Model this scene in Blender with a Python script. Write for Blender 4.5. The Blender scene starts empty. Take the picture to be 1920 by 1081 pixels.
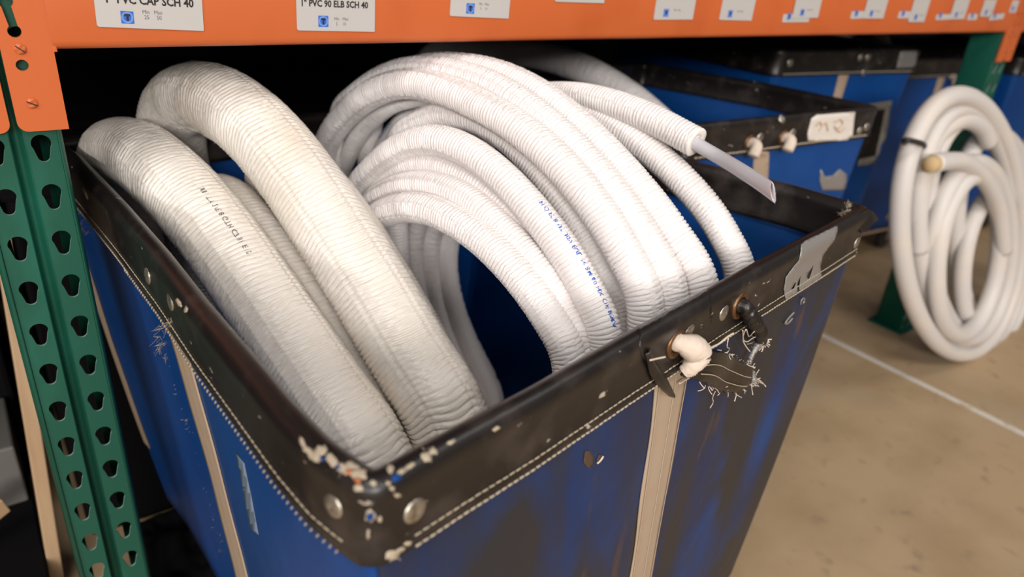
import bpy, bmesh, math, random
import numpy as np
from mathutils import Vector, Matrix
from mathutils.bvhtree import BVHTree
random.seed(7)
rng = np.random.RandomState(7)
SC = bpy.context.scene
COL = SC.collection

# ------------------------------------------------------------------ camera
F = 1350.0
PITCH, ROLL, YAW = math.radians(26.05), math.radians(4.82), math.radians(38.48)
CAM = np.array([-.054, -.836, .222])
_cp, _sp, _cy, _sy = math.cos(PITCH), math.sin(PITCH), math.cos(YAW), math.sin(YAW)
FWD = np.array([_sy*_cp, _cy*_cp, -_sp])
_r0 = np.array([_cy, -_sy, 0.]); _u0 = np.cross(_r0, FWD)
RIGHT = math.cos(ROLL)*_r0 + math.sin(ROLL)*_u0
UP = -math.sin(ROLL)*_r0 + math.cos(ROLL)*_u0
cam = bpy.data.cameras.new('camera'); camo = bpy.data.objects.new('camera', cam); COL.objects.link(camo)
cam.sensor_width = 36; cam.lens = 36*F/1920; cam.clip_start = .02
camo.matrix_world = Matrix(((RIGHT[0], UP[0], -FWD[0], CAM[0]), (RIGHT[1], UP[1], -FWD[1], CAM[1]),
                            (RIGHT[2], UP[2], -FWD[2], CAM[2]), (0, 0, 0, 1)))
cam.dof.use_dof = True; cam.dof.focus_distance = .73; cam.dof.aperture_fstop = 3.7
SC.camera = camo
# ------------------------------------------------------------------ world and lights
SC.view_settings.view_transform = 'Standard'; SC.view_settings.look = 'None'
SC.view_settings.gamma = 1; SC.view_settings.use_curve_mapping = False
SC.view_settings.exposure = -0.66
w = bpy.data.worlds.new('world'); SC.world = w; w.use_nodes = True
w.node_tree.nodes['Background'].inputs[0].default_value = (1, .93, .86, 1)
w.node_tree.nodes['Background'].inputs[1].default_value = .22

def area(name, loc, tgt, sx, sy, power, col=(1, .955, .925)):
    l = bpy.data.lights.new(name, 'AREA'); l.shape = 'RECTANGLE'; l.size = sx; l.size_y = sy
    l.energy = power; l.color = col
    o = bpy.data.objects.new(name, l); COL.objects.link(o); o.location = loc
    o.rotation_euler = (Vector(tgt)-Vector(loc)).to_track_quat('-Z', 'Y').to_euler()
    return o
area('aisle_high_bay', (-1.2, -2.0, 2.9), (.6, -.1, -.1), 1.8, .6, 90)
area('aisle_high_bay', (.9, -4.2, 2.9), (.6, -.1, -.1), 1.8, .6, 90)
area('aisle_high_bay', (2.9, -1.6, 3.4), (2.4, -.3, -.5), 1.6, .5, 45)
area('far_aisle_high_bay', (-2.6, -6.3, 2.1), (.8, 0, 0), 2.6, 1.0, 520)
area('left_aisle_high_bay', (-6.5, -4.0, 1.9), (.3, -.2, -.4), 2.2, .6, 300)

# ------------------------------------------------------------------ pixel helpers (1920 x 1081)
def ray(x, y): return (x-960)/F*RIGHT-(y-540.5)/F*UP+FWD
def onz(x, y, z):
    d = ray(x, y); return CAM+d*(z-CAM[2])/d[2]
def ony(x, y, yy):
    d = ray(x, y); return CAM+d*(yy-CAM[1])/d[1]
def onpl(x, y, x0, yaw=0.):
    a = math.radians(yaw); n = np.array([math.cos(a), -math.sin(a), 0]); d = ray(x, y)
    return CAM+d*(((np.array([x0, 0, 0])-CAM)@n)/(d@n))

# ------------------------------------------------------------------ object helpers
def tag(o, label, cat, group=None):
    o['label'] = label; o['category'] = cat
    if group: o['group'] = group
    return o
def thing(name, label, cat, loc=(0, 0, 0), group=None):
    o = bpy.data.objects.new(name, None); COL.objects.link(o); o.location = loc; o.empty_display_size = .05
    return tag(o, label, cat, group)
def link(name, me, mat, parent=None, smooth=True):
    o = bpy.data.objects.new(name, me); COL.objects.link(o)
    for m in (mat if isinstance(mat, (list, tuple)) else [mat]): me.materials.append(getattr(m, 'm', m))
    if smooth: me.polygons.foreach_set('use_smooth', [True]*len(me.polygons))
    if parent is not None:
        o.parent = parent
        if parent.type == 'EMPTY' and parent.parent is None: o.location = -parent.location   # meshes are written in world coordinates
    return o
def from_bm(name, bm, mat, parent=None, smooth=False):
    bmesh.ops.recalc_face_normals(bm, faces=bm.faces)
    me = bpy.data.meshes.new(name); bm.to_mesh(me); bm.free()
    return link(name, me, mat, parent, smooth)
def autosmooth(o, deg=35):
    me = o.data
    bm = bmesh.new(); bm.from_mesh(me)
    for e in bm.edges:
        if len(e.link_faces) == 2: e.smooth = e.calc_face_angle(0) < math.radians(deg)
    bm.to_mesh(me); bm.free()
    me.polygons.foreach_set('use_smooth', [True]*len(me.polygons)); return o
def box(bm, a, b, bev=0):
    x0, y0, z0 = a; x1, y1, z1 = b
    r = bmesh.ops.create_cube(bm, size=1)
    bmesh.ops.scale(bm, vec=(x1-x0, y1-y0, z1-z0), verts=r['verts'])
    bmesh.ops.translate(bm, vec=((x0+x1)/2, (y0+y1)/2, (z0+z1)/2), verts=r['verts'])
    if bev:
        es = list({e for v in r['verts'] for e in v.link_edges})
        bmesh.ops.bevel(bm, geom=es, offset=bev, segments=2, affect='EDGES', profile=.5)
def plate(outer, holes, y0, t):
    """sheet in the XZ plane with holes cut, front at y0, thickness t behind it"""
    bm = bmesh.new(); loops = []
    for lp in [outer]+holes:
        vs = [bm.verts.new((p[0], y0, p[1])) for p in lp]
        loops.append([bm.edges.new((vs[i], vs[(i+1) % len(vs)])) for i in range(len(vs))])
    bmesh.ops.triangle_fill(bm, edges=[e for l in loops for e in l], use_beauty=True)
    r = bmesh.ops.extrude_face_region(bm, geom=list(bm.faces))
    bmesh.ops.translate(bm, vec=(0, t, 0), verts=[v for v in r['geom'] if isinstance(v, bmesh.types.BMVert)])
    return bm
def circ(cx, cz, r, n=20, a0=0, a1=2*math.pi):
    return [(cx+r*math.cos(a0+(a1-a0)*i/n), cz+r*math.sin(a0+(a1-a0)*i/n)) for i in range(n)]
def teardrop(cx, cz, rt=.0088, rb=.0052, h=.0275):
    zt = cz+h/2-rt; zb = cz-h/2+rb
    a = math.asin((rt-rb)/(zt-zb)) if zt > zb else 0
    p = [(cx+rt*math.cos(t), zt+rt*math.sin(t)) for t in np.linspace(-a-.3, math.pi+a+.3, 16)]
    p += [(cx+rb*math.cos(t), zb+rb*math.sin(t)) for t in np.linspace(math.pi+a, 2*math.pi-a, 10)]
    return p
def catmull(P, n=16, closed=False):
    P = np.array(P, float); m = len(P)
    if closed: Q = np.vstack([P[-1], P, P[0], P[1]]); segs = m
    else: Q = np.vstack([2*P[0]-P[1], P, 2*P[-1]-P[-2]]); segs = m-1
    out = []
    for i in range(segs):
        p0, p1, p2, p3 = Q[i:i+4]
        # centripetal
        t0 = 0; t1 = t0+max(np.linalg.norm(p1-p0), 1e-6)**.5; t2 = t1+max(np.linalg.norm(p2-p1), 1e-6)**.5; t3 = t2+max(np.linalg.norm(p3-p2), 1e-6)**.5
        for t in np.linspace(t1, t2, n, endpoint=False):
            A1 = (t1-t)/(t1-t0)*p0+(t-t0)/(t1-t0)*p1; A2 = (t2-t)/(t2-t1)*p1+(t-t1)/(t2-t1)*p2; A3 = (t3-t)/(t3-t2)*p2+(t-t2)/(t3-t2)*p3
            B1 = (t2-t)/(t2-t0)*A1+(t-t0)/(t2-t0)*A2; B2 = (t3-t)/(t3-t1)*A2+(t-t1)/(t3-t1)*A3
            out.append((t2-t)/(t2-t1)*B1+(t-t1)/(t2-t1)*B2)
    if not closed: out.append(P[-1])
    return np.array(out)
def resample(P, step, closed=False):
    Q = np.vstack([P, P[:1]]) if closed else P
    d = np.r_[0, np.cumsum(np.linalg.norm(np.diff(Q, axis=0), axis=1))]
    n = max(4, int(d[-1]/step)); s = np.linspace(0, d[-1], n+1)
    if closed: s = s[:-1]
    R = np.stack([np.interp(s, d, Q[:, k]) for k in range(3)], 1)
    for _ in range(3):
        R2 = (np.roll(R, 1, 0)+2*R+np.roll(R, -1, 0))/4
        if not closed: R2[0], R2[-1] = R[0], R[-1]
        R = R2
    return R, s, d[-1]
def grid_mesh(name, V, closed_s, closed_t, uv=None):
    """V: ns x nt x 3"""
    ns, nt = V.shape[:2]
    i = np.arange(ns if closed_s else ns-1); j = np.arange(nt if closed_t else nt-1)
    I, J = np.meshgrid(i, j, indexing='ij'); I2 = (I+1) % ns; J2 = (J+1) % nt
    q = np.stack([I*nt+J, I*nt+J2, I2*nt+J2, I2*nt+J], -1).reshape(-1, 4)
    me = bpy.data.meshes.new(name)
    me.vertices.add(ns*nt); me.vertices.foreach_set('co', V.reshape(-1).astype(np.float32))
    me.loops.add(len(q)*4); me.loops.foreach_set('vertex_index', q.reshape(-1).astype(np.int32))
    me.polygons.add(len(q)); me.polygons.foreach_set('loop_start', np.arange(0, len(q)*4, 4, dtype=np.int32))
    if uv is not None:
        s, t = uv
        S0 = s[I.reshape(-1)]; T0 = t[J.reshape(-1)]
        sn = np.r_[s[1:], s[-1]+(s[1]-s[0])][I.reshape(-1)]; dt = t[1]-t[0]
        U = np.stack([np.stack([S0, T0], -1), np.stack([S0, T0+dt], -1), np.stack([sn, T0+dt], -1), np.stack([sn, T0], -1)], 1)
        l = me.uv_layers.new(name='UVMap'); l.data.foreach_set('uv', U.reshape(-1).astype(np.float32))
    me.update(calc_edges=True)
    return me
def frames(P, closed, ref):
    T = np.gradient(P, axis=0) if not closed else np.roll(P, -1, 0)-np.roll(P, 1, 0)
    T /= np.linalg.norm(T, axis=1)[:, None]
    ref = np.array(ref, float)
    E2 = ref-(T@ref)[:, None]*T; E2 /= np.linalg.norm(E2, axis=1)[:, None]
    E1 = np.cross(E2, T)
    return T, E1, E2
def tube(name, pts, r, mat, parent=None, closed=False, ref=(0, 0, 1), step=.004, seg=16, cap=True, smooth_path=True, taper=None):
    P = catmull(pts, 12, closed) if smooth_path else np.array(pts, float)
    P, s, L = resample(P, step, closed)
    T, E1, E2 = frames(P, closed, ref)
    th = np.linspace(0, 2*math.pi, seg, endpoint=False)
    R = np.full(len(P), r) if taper is None else np.interp(np.linspace(0, 1, len(P)), *zip(*taper))*r
    V = P[:, None]+R[:, None, None]*(np.cos(th)[None, :, None]*E1[:, None]+np.sin(th)[None, :, None]*E2[:, None])
    if cap and not closed:
        V = np.concatenate([np.repeat(P[:1][:, None], seg, 1), V, np.repeat(P[-1:][:, None], seg, 1)], 0)
        s = np.r_[s[0], s, s[-1]]
    return link(name, grid_mesh(name, V, closed, True, (s, th/(2*math.pi))), mat, parent)

# ------------------------------------------------------------------ value noise (numpy)
_tab = rng.rand(256, 256)
def vnoise(x, y, ox=0, oy=0):
    x = x+ox*17.3; y = y+oy*31.7
    xi = np.floor(x).astype(int); yi = np.floor(y).astype(int); fx = x-xi; fy = y-yi
    fx = fx*fx*(3-2*fx); fy = fy*fy*(3-2*fy)
    g = lambda a, b: _tab[a % 256, b % 256]
    return (g(xi, yi)*(1-fx)+g(xi+1, yi)*fx)*(1-fy)+(g(xi, yi+1)*(1-fx)+g(xi+1, yi+1)*fx)*fy

# ------------------------------------------------------------------ materials
def S(c): # sRGB 0-255 -> linear
    return tuple(((v/255)/12.92 if v/255 <= .04045 else ((v/255+.055)/1.055)**2.4) for v in c)+(1,)
class M:
    def __init__(s, name, col, rough=.5, metal=0, spec=.5):
        s.m = bpy.data.materials.new(name); s.m.use_nodes = True; s.t = s.m.node_tree; s.b = s.t.nodes['Principled BSDF']
        s.b.inputs['Base Color'].default_value = S(col); s.b.inputs['Roughness'].default_value = rough
        s.b.inputs['Metallic'].default_value = metal; s.b.inputs['Specular IOR Level'].default_value = spec
        s.col = s.b.inputs['Base Color']; s.cur = None; s.bump_in = None
    def n(s, t, **k):
        n = s.t.nodes.new(t)
        for a, v in k.items():
            if a.startswith('i_'):
                key = a[2:].replace('_', ' ')
                n.inputs[int(key) if key.isdigit() else key].default_value = v
            else: setattr(n, a, v)
        return n
    def l(s, a, b): s.t.links.new(a, b)
    def coord(s, scale=(1, 1, 1), rot=(0, 0, 0), uv=False):
        c = s.n('ShaderNodeTexCoord'); m = s.n('ShaderNodeMapping'); m.inputs['Scale'].default_value = scale; m.inputs['Rotation'].default_value = rot
        s.l(c.outputs['UV' if uv else 'Object'], m.inputs['Vector']); return m.outputs[0]
    def noise(s, scale, detail=4, vec=None, dist=0, rough=.5):
        n = s.n('ShaderNodeTexNoise'); n.inputs['Scale'].default_value = scale; n.inputs['Detail'].default_value = detail
        n.inputs['Distortion'].default_value = dist; n.inputs['Roughness'].default_value = rough
        s.l(vec if vec is not None else s.coord(), n.inputs['Vector']); return n.outputs['Fac']
    def ramp(s, fac, a, b, ca=(0, 0, 0, 1), cb=(1, 1, 1, 1)):
        r = s.n('ShaderNodeValToRGB'); r.color_ramp.elements[0].position = a; r.color_ramp.elements[1].position = b
        r.color_ramp.elements[0].color = ca; r.color_ramp.elements[1].color = cb; s.l(fac, r.inputs[0]); return r.outputs[0]
    def over(s, fac, col):
        """mix a colour over the base colour"""
        m = s.n('ShaderNodeMix', data_type='RGBA')
        if s.cur is None: m.inputs[6].default_value = s.col.default_value
        else: s.l(s.cur, m.inputs[6])
        m.inputs[7].default_value = S(col); s.l(fac, m.inputs[0]); s.cur = m.outputs[2]; s.l(s.cur, s.col); return s
    def bump(s, h, strength=.3, dist=.001):
        b = s.n('ShaderNodeBump'); b.inputs['Strength'].default_value = strength; b.inputs['Distance'].default_value = dist
        s.l(h, b.inputs['Height'])
        if s.bump_in is not None: s.l(s.bump_in, b.inputs['Normal'])
        s.bump_in = b.outputs[0]; s.l(s.bump_in, s.b.inputs['Normal']); return s
    def mul(s, f, k):
        m = s.n('ShaderNodeMath', operation='MULTIPLY'); s.l(f, m.inputs[0])
        if isinstance(k, (int, float)): m.inputs[1].default_value = k
        else: s.l(k, m.inputs[1])
        return m.outputs[0]

def mk(name, col, rough=.5, **k): return M(name, col, rough, **k)
m_orange = mk('orange_paint', (190, 94, 46), .42); m_orange.over(m_orange.ramp(m_orange.noise(9, 3), .5, .75), (180, 86, 40)).bump(m_orange.noise(260, 3), .12, .0006)
m_orange.over(m_orange.ramp(m_orange.noise(70, 5, m_orange.coord((1, 1, .3))), .73, .76), (120, 60, 40))
m_green = mk('green_paint', (15, 78, 62), .4); m_green.bump(m_green.noise(500, 2), .12, .0005).over(m_green.ramp(m_green.noise(14, 5, m_green.coord((1, 1, .5))), .55, .8), (26, 98, 80))
m_green.over(m_green.ramp(m_green.noise(90, 4), .76, .79), (120, 170, 150))
m_edge = mk('bare_steel_edge', (120, 150, 138), .45)
m_paper = mk('label_paper', (182, 178, 174), .45)
m_ink = mk('black_ink', (35, 30, 32), .6); m_inkg = mk('grey_ink', (110, 106, 108), .6)
m_blueink = mk('blue_ink', (45, 98, 190), .5); m_pale = mk('pale_blue_ink', (120, 160, 222), .5); m_navy = mk('navy_ink', (22, 40, 92), .5)
m_vinyl = mk('black_vinyl', (26, 22, 21), .36)
m_vinyl.over(m_vinyl.ramp(m_vinyl.noise(22, 6, m_vinyl.coord((1, 1, 1))), .52, .78), (60, 53, 49))
m_vinyl.bump(m_vinyl.noise(700, 3), .15, .0004).bump(m_vinyl.noise(45, 4), .25, .002)
m_vinyl.over(m_vinyl.ramp(m_vinyl.noise(120, 6, m_vinyl.coord((.5, .5, 1))), .70, .74), (176, 164, 152))
def blue(name, col, dirty):
    m = mk(name, col, .42, spec=.28)
    m.over(m.ramp(m.noise(5, 4), .4, .8), (14, 70, 134))
    if dirty:
        v = m.coord((9, 9, 3.0), (0, math.radians(38), 0))
        m.over(m.ramp(m.noise(1.1, 4, v, .5), .32, .54), (42, 42, 47))
        v = m.coord((14, 14, 4), (0, math.radians(30), 0))
        m.over(m.ramp(m.noise(1.3, 5, v, .3), .66, .76), (84, 62, 42))
    else:
        m.over(m.ramp(m.noise(16, 6, m.coord((1, 1, .4))), .70, .82), (58, 96, 156))
    m.bump(m.noise(6, 3), .5, .01).bump(m.noise(900, 2), .1, .0004)
    return m
m_blue = blue('blue_vinyl', (6, 60, 124), False)
m_blued = blue('scuffed_blue_vinyl', (7, 42, 92), True)
m_web = mk('cotton_webbing', (168, 148, 126), .85)
m_web.bump(m_web.noise(1200, 2), .5, .0006).over(m_web.ramp(m_web.noise(30, 5), .5, .8), (168, 140, 116))
m_thread = mk('cream_thread', (172, 158, 136), .85)
m_rope = mk('cotton_rope', (206, 190, 174), .85)
m_steel = mk('washer_steel', (178, 172, 160), .35, metal=.85); m_steel.over(m_steel.ramp(m_steel.noise(160, 4), .5, .75), (120, 100, 80))
m_brass = mk('aged_brass', (118, 86, 58), .4, metal=.8)
m_tape = mk('silver_duct_tape', (146, 142, 138), .38, metal=.35); m_tape.bump(m_tape.noise(300, 3, m_tape.coord((1, 1, .3))), .25, .0006)
m_white_plastic = mk('worn_label', (214, 206, 196), .5)
m_pipe = mk('translucent_pipe', (186, 181, 185), .32); m_pipe.b.inputs['Subsurface Weight'].default_value = .3; m_pipe.b.inputs['Subsurface Scale'].default_value = .01
m_foam = mk('foam_cut', (236, 230, 222), .8)
def film(name, col, stain, kind):
    m = mk(name, col, .42)
    m.b.inputs['Coat Weight'].default_value = .25 if kind != 'crinkle' else .12; m.b.inputs['Coat Roughness'].default_value = .22
    m.b.inputs['Subsurface Weight'].default_value = .12; m.b.inputs['Subsurface Scale'].default_value = .006
    m.b.inputs['Subsurface Radius'].default_value = (1, .8, .65)
    v = m.coord((1, 1, 1))
    m.over(m.ramp(m.noise(6, 4, v), .5, .85), stain)
    u = m.coord((260, 5, 1), uv=True); m.bump(m.noise(1, 5, u, .6), .7, .0020)
    u2 = m.coord((420, 60, 1), uv=True); m.bump(m.noise(1, 3, u2), .35, .0009)
    return m
m_cream = film('cream_film', (226, 219, 209), (216, 204, 186), 'crinkle')
m_white = film('white_film', (233, 227, 224), (224, 218, 214), 'rib')
m_coilw = mk('white_hose', (204, 198, 192), .5); m_coilw.over(m_coilw.ramp(m_coilw.noise(12, 3), .5, .8), (214, 202, 188))
m_floor = mk('concrete', (176, 150, 116), .55)
m_floor.over(m_floor.ramp(m_floor.noise(5, 6), .42, .7), (160, 134, 100)).over(m_floor.ramp(m_floor.noise(22, 5), .60, .75), (146, 124, 98)).bump(m_floor.noise(60, 4), .1, .002)
m_floor.over(m_floor.ramp(m_floor.noise(2.2, 2, m_floor.coord((1, 1, 1))), .56, .7), (166, 148, 120))
m_dark = mk('shade_black', (13, 12, 13), .9, spec=.1)  # near-black colour that stands in for deep shade under the shelves
m_wood = mk('raw_wood', (186, 156, 122), .7); m_wood.over(m_wood.ramp(m_wood.noise(6, 5, m_wood.coord((6, 6, .8))), .4, .7), (170, 138, 104))
m_greybox = mk('grey_panel', (104, 101, 96), .6)
m_line = mk('white_floor_paint', (206, 200, 188), .6); m_line.over(m_line.ramp(m_line.noise(30, 4), .55, .7), (180, 164, 138))
m_rubber = mk('caster_rubber', (40, 38, 38), .6)
m_ceil = mk('ceiling_paint', (200, 196, 190), .8)
m_greyhose = mk('grey_hose', (150, 134, 122), .6)  # even grey-brown, darker than the white hose

# ------------------------------------------------------------------ the setting
FLOOR = -.82
def struct(name, bm, mat):
    o = from_bm(name, bm, mat); o['kind'] = 'structure'; return o
bm = bmesh.new(); box(bm, (-7, -9, FLOOR-.1), (9, 3, FLOOR)); struct('floor', bm, m_floor)
bm = bmesh.new(); box(bm, (1.937, -5.9, FLOOR), (1.958, 1.3, FLOOR+.0012)); o = struct('trim_1', bm, m_line)
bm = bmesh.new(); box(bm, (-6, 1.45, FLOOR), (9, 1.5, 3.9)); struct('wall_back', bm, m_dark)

# ------------------------------------------------------------------ rack uprights
POST = -.0195; PITCHX = 2.2525
def make_upright(x0, label):
    t = thing('rack_upright', label, 'rack upright', (x0+POST, 0, FLOOR), 'green perforated rack uprights')
    zt = 1.2
    rows = [k*.0508-.0035 for k in range(-16, 24)]
    # right strip, groove, left strip; the strips carry the teardrop holes
    for sx, cx in ((1, 0.), (-1, -.039)):
        e_out = cx+sx*.0145; e_in = cx-sx*.0125
        outer = [(e_out, FLOOR), (e_out, zt), (e_in, zt), (e_in, FLOOR)]
        holes = [teardrop(cx, z-.0508*.0) for z in rows if z < zt-.03]
        bm = plate([(x0+a, b) for a, b in outer], [[(x0+a, b) for a, b in h] for h in holes], 0, .0026)
        bmesh.ops.recalc_face_normals(bm, faces=bm.faces)
        for f_ in bm.faces:
            f_.material_index = 1 if abs(f_.normal.y) < .5 else 0
        o = from_bm('perforated_face', bm, [m_green, m_edge], t)
    # rolled corners, groove and flanges as one profile skin
    def skin(prof, name):
        V = np.array([[[x0+p[0], p[1], z] for p in prof] for z in (FLOOR, zt)])
        o = link(name, grid_mesh(name, V, False, False), m_green, t, True)
        md = o.modifiers.new('thick', 'SOLIDIFY'); md.thickness = .0024; md.offset = -1
        return o
    g = [(-.039+.0125, 0), (-.0255, .0004), (-.0245, .0025), (-.0232, .006), (-.0215, .008), (-.0195, .0086), (-.0175, .008), (-.0158, .006), (-.0145, .0025), (-.0135, .0004), (-.0125, 0)]
    skin(g, 'groove')
    skin([(.0145, 0), (.0158, .0006), (.0168, .0018), (.0172, .0035), (.0172, .075), (.0172, .0765), (.0155, .078), (.004, .078)][::-1], 'flange')
    skin([(-.0535, 0), (-.0552, .0006), (-.0568, .002), (-.0575, .0045), (-.0578, .075), (-.0575, .0765), (-.056, .078), (-.043, .078)], 'flange')
    bm = bmesh.new(); box(bm, (x0-.075, -.02, FLOOR), (x0+.035, .095, FLOOR+.006), .001); from_bm('foot_plate', bm, m_green, t)
    return t
make_upright(0, 'green perforated steel rack upright at the left, teardrop holes in two columns')
make_upright(PITCHX, 'blurred green rack upright far off, behind the coil of hose leaning at the right')
make_upright(-PITCHX, 'green perforated rack upright out of frame to the left')
BEAMZ = .0915
def screw(x, z, y, parent, mat, ang):
    bm = bmesh.new()
    bmesh.ops.create_uvsphere(bm, u_segments=20, v_segments=10, radius=.0052)
    bmesh.ops.scale(bm, vec=(1, .5, 1), verts=bm.verts)
    for v in bm.verts:
        c, s_ = math.cos(ang), math.sin(ang)
        d = abs(v.co.x*s_-v.co.z*c)
        if d < .0009 and v.co.y < -.001: v.co.y += .0012
    bmesh.ops.translate(bm, vec=(x, y, z), verts=bm.verts)
    o = from_bm('bolt_head', bm, mat, parent, True)
    bm = bmesh.new(); box(bm, (-.0047, -.0008, -.0005), (.0047, .0004, .0005)); bmesh.ops.rotate(bm, matrix=Matrix.Rotation(ang, 3, 'Y'), verts=bm.verts)
    bmesh.ops.translate(bm, vec=(x, y-.0021, z), verts=bm.verts); s = from_bm('slot', bm, m_ink, o)
    s.parent = o; s.location = (0, 0, 0)
def make_beam(x0, label):
    t = thing('shelf_beam', label, 'shelf beam', (x0+.0255, 0, BEAMZ), 'orange rack beams')
    xa, xb = x0+.0255, x0+PITCHX-.0635
    # beam: C section with rounded lip
    prof = [(-.002, .0), (-.0065, .0012), (-.0088, .0038), (-.0095, .008), (-.0095, .100), (-.007, .104), (.038, .104), (.042, .1), (.042, .004), (.038, .0), (-.002, .0)]
    V = np.array([[[x, p[0], BEAMZ+p[1]] for p in prof] for x in (xa, xb)])
    o = link('beam', grid_mesh('beam', V, False, False), m_orange.m, t)
    for sx, c in ((1, x0+.0045), (-1, x0+PITCHX-.0435)):
        # hooked end plate
        a, b = (-.021, .021)
        z0, z1 = .016, BEAMZ+.106
        r = .009
        left = [(c+sx*(a+r-r*math.cos(q)), z0+r-r*math.sin(q)) for q in np.linspace(0, math.pi/2, 6)]
        outer = left+[(c+sx*b, z0), (c+sx*b, z1), (c+sx*a, z1)]
        fx = lambda px: c+sx*(px-.0045)
        slot = [(fx(-.0048)+sx*p, q) for p, q in [(.0062*math.cos(u), .1345+.0062*math.sin(u)) for u in np.linspace(-.9, math.pi+.9, 14)]] + \
               [(fx(-.0026)+sx*p, q) for p, q in [(.0056*math.cos(u), .1085+.0056*math.sin(u)) for u in np.linspace(math.pi-.9, 2*math.pi+.9, 14)]]
        hole = circ(fx(-.0022), .0782, .0052)
        bm = plate(outer, [slot, hole], -.0085, .004)
        bmesh.ops.recalc_face_normals(bm, faces=bm.faces)
        o = from_bm('end_connector', bm, m_orange.m, t)
        for z, an in ((.0930, .7), (.0430, .5)): screw(fx(-.0012), z, -.0085, t, m_orange.m, an)
        bm = bmesh.new(); box(bm, (min(fx(.0252), fx(.0285)), -.0088, BEAMZ-.002), (max(fx(.0252), fx(.0285)), .03, BEAMZ+.104), .0008); from_bm('weld_flange', bm, m_orange.m, t)
    return t
make_beam(0, 'orange steel shelf beam across the top, carrying the white price labels')
make_beam(PITCHX, 'orange shelf beam of the next bay, beginning past the far green upright')
make_beam(-PITCHX, 'orange shelf beam left of the near green upright, only its end plate in view')
def deck(x0, label):
    bm = bmesh.new(); box(bm, (x0+.03, .044, BEAMZ+.085), (x0+PITCHX-.07, 1.2, BEAMZ+.102), .001)
    for k in range(3):
        xx = x0+.5+k*.6; box(bm, (xx, .044, BEAMZ+.05), (xx+.04, 1.2, BEAMZ+.085))
    tag(from_bm('shelf_deck', bm, m_dark.m), label, 'shelf deck', 'dark shelf decks')
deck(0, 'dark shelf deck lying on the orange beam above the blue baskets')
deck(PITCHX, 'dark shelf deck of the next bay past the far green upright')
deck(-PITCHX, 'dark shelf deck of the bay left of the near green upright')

# ------------------------------------------------------------------ writing
def text_geo(txt, size, bold=0., align='LEFT'):
    cu = bpy.data.curves.new('t', 'FONT'); cu.body = txt; cu.size = size; cu.align_x = align; cu.offset = bold; cu.resolution_u = 2
    o = bpy.data.objects.new('t', cu); COL.objects.link(o)
    dg = bpy.context.evaluated_depsgraph_get(); e = o.evaluated_get(dg); me = e.to_mesh()
    V = np.array([v.co[:] for v in me.vertices]).reshape(-1, 3); Fc = [tuple(p.vertices) for p in me.polygons]
    e.to_mesh_clear(); bpy.data.objects.remove(o); bpy.data.curves.remove(cu)
    return V, Fc
def mesh_of(name, V, Fc, mat, parent=None, smooth=False):
    me = bpy.data.meshes.new(name); me.from_pydata([tuple(v) for v in V], [], Fc); me.update(); return link(name, me, mat, parent, smooth)

YB = -.0098   # face of the beam
def price_label(name, label, bl, br, ht, lines, logo=None, mm=None, dz=0):
    """paper label on the beam: bl, br = lower corners (x, z); lines = (text, x, z, size, bold)"""
    a = math.atan2(br[1]-bl[1], br[0]-bl[0]); wdt = math.hypot(br[0]-bl[0], br[1]-bl[1])
    y = YB-.0009-dz
    t = thing(name, label, 'price label', (bl[0], y, bl[1]), 'white price labels on the orange beam')
    tr = lambda u, v, d=0: (bl[0]+u*math.cos(a)-v*math.sin(a), y-d, bl[1]+u*math.sin(a)+v*math.cos(a))
    r = .0022
    P = [tr(u, v) for u, v in [(0, r), (r*.3, r*.3), (r, 0), (wdt, 0), (wdt, ht), (0, ht)]]
    V = P+[(p[0], p[1]+.0008, p[2]) for p in P]; n = len(P)
    mesh_of('paper', V, [tuple(range(n))]+[tuple(range(2*n-1, n-1, -1))]+[(i, i+n, (i+1) % n+n, (i+1) % n) for i in range(n)], m_paper, t)
    for txt, u, v, sz, bold, mt in lines:
        G, Fc = text_geo(txt, sz, bold)
        mesh_of('printed_line', [tr(u+g[0]*.88, v+g[1], .0003) for g in G], Fc, mt, t)
    if logo:
        u, v, sz = logo
        o = mesh_of('emblem', [tr(u+x, v+z, .0003) for x, z in ((0, 0), (sz, 0), (sz, sz), (0, sz))], [(0, 1, 2, 3)], m_blueink, t)
        V = []; Fc = []
        for rr in (.46, .38):
            b = len(V)
            for i in range(32):
                q = i/32*2*math.pi
                for k in (rr, rr-.05): V.append(tr(u+sz/2+sz*k*math.cos(q), v+sz/2+sz*k*math.sin(q), .0005))
            Fc += [(b+2*i, b+2*i+1, b+(2*i+3) % 64, b+(2*i+2) % 64) for i in range(32)]
        mesh_of('emblem_ring', V, Fc, m_pale, o)
        G, Fc = text_geo('T', sz*.66, .0006, 'CENTER'); mesh_of('emblem_letter', [tr(u+sz/2+g[0], v+sz*.27+g[1], .0007) for g in G], Fc, m_ink, o)
    return t
price_label('price_label', 'large white label nearest the upright, reading PVC CAP SCH 40, Min 25 Max 50', (.0651, .1125), (.1635, .1080), .062,
            [('1" PVC CAP SCH 40', .0085, .0228, .0108, .0003, m_ink), ('Min   Max', .0410, .0142, .0052, 0, m_inkg), ('25     50', .0425, .0092, .0054, 0, m_inkg)], (.0215, .0042, .0115))
price_label('price_label', 'second white label along the beam, reading 1" PVC 90 ELB SCH 40', (.2640, .1079), (.3596, .1058), .062,
            [('1" PVC 90 ELB SCH 40', .0045, .0262, .0098, .0003, m_ink), ('Min   Max', .0440, .0120, .0050, 0, m_inkg), (' 5     10', .0450, .0065, .0050, 0, m_inkg)], (.0250, .0045, .0120))
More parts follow.
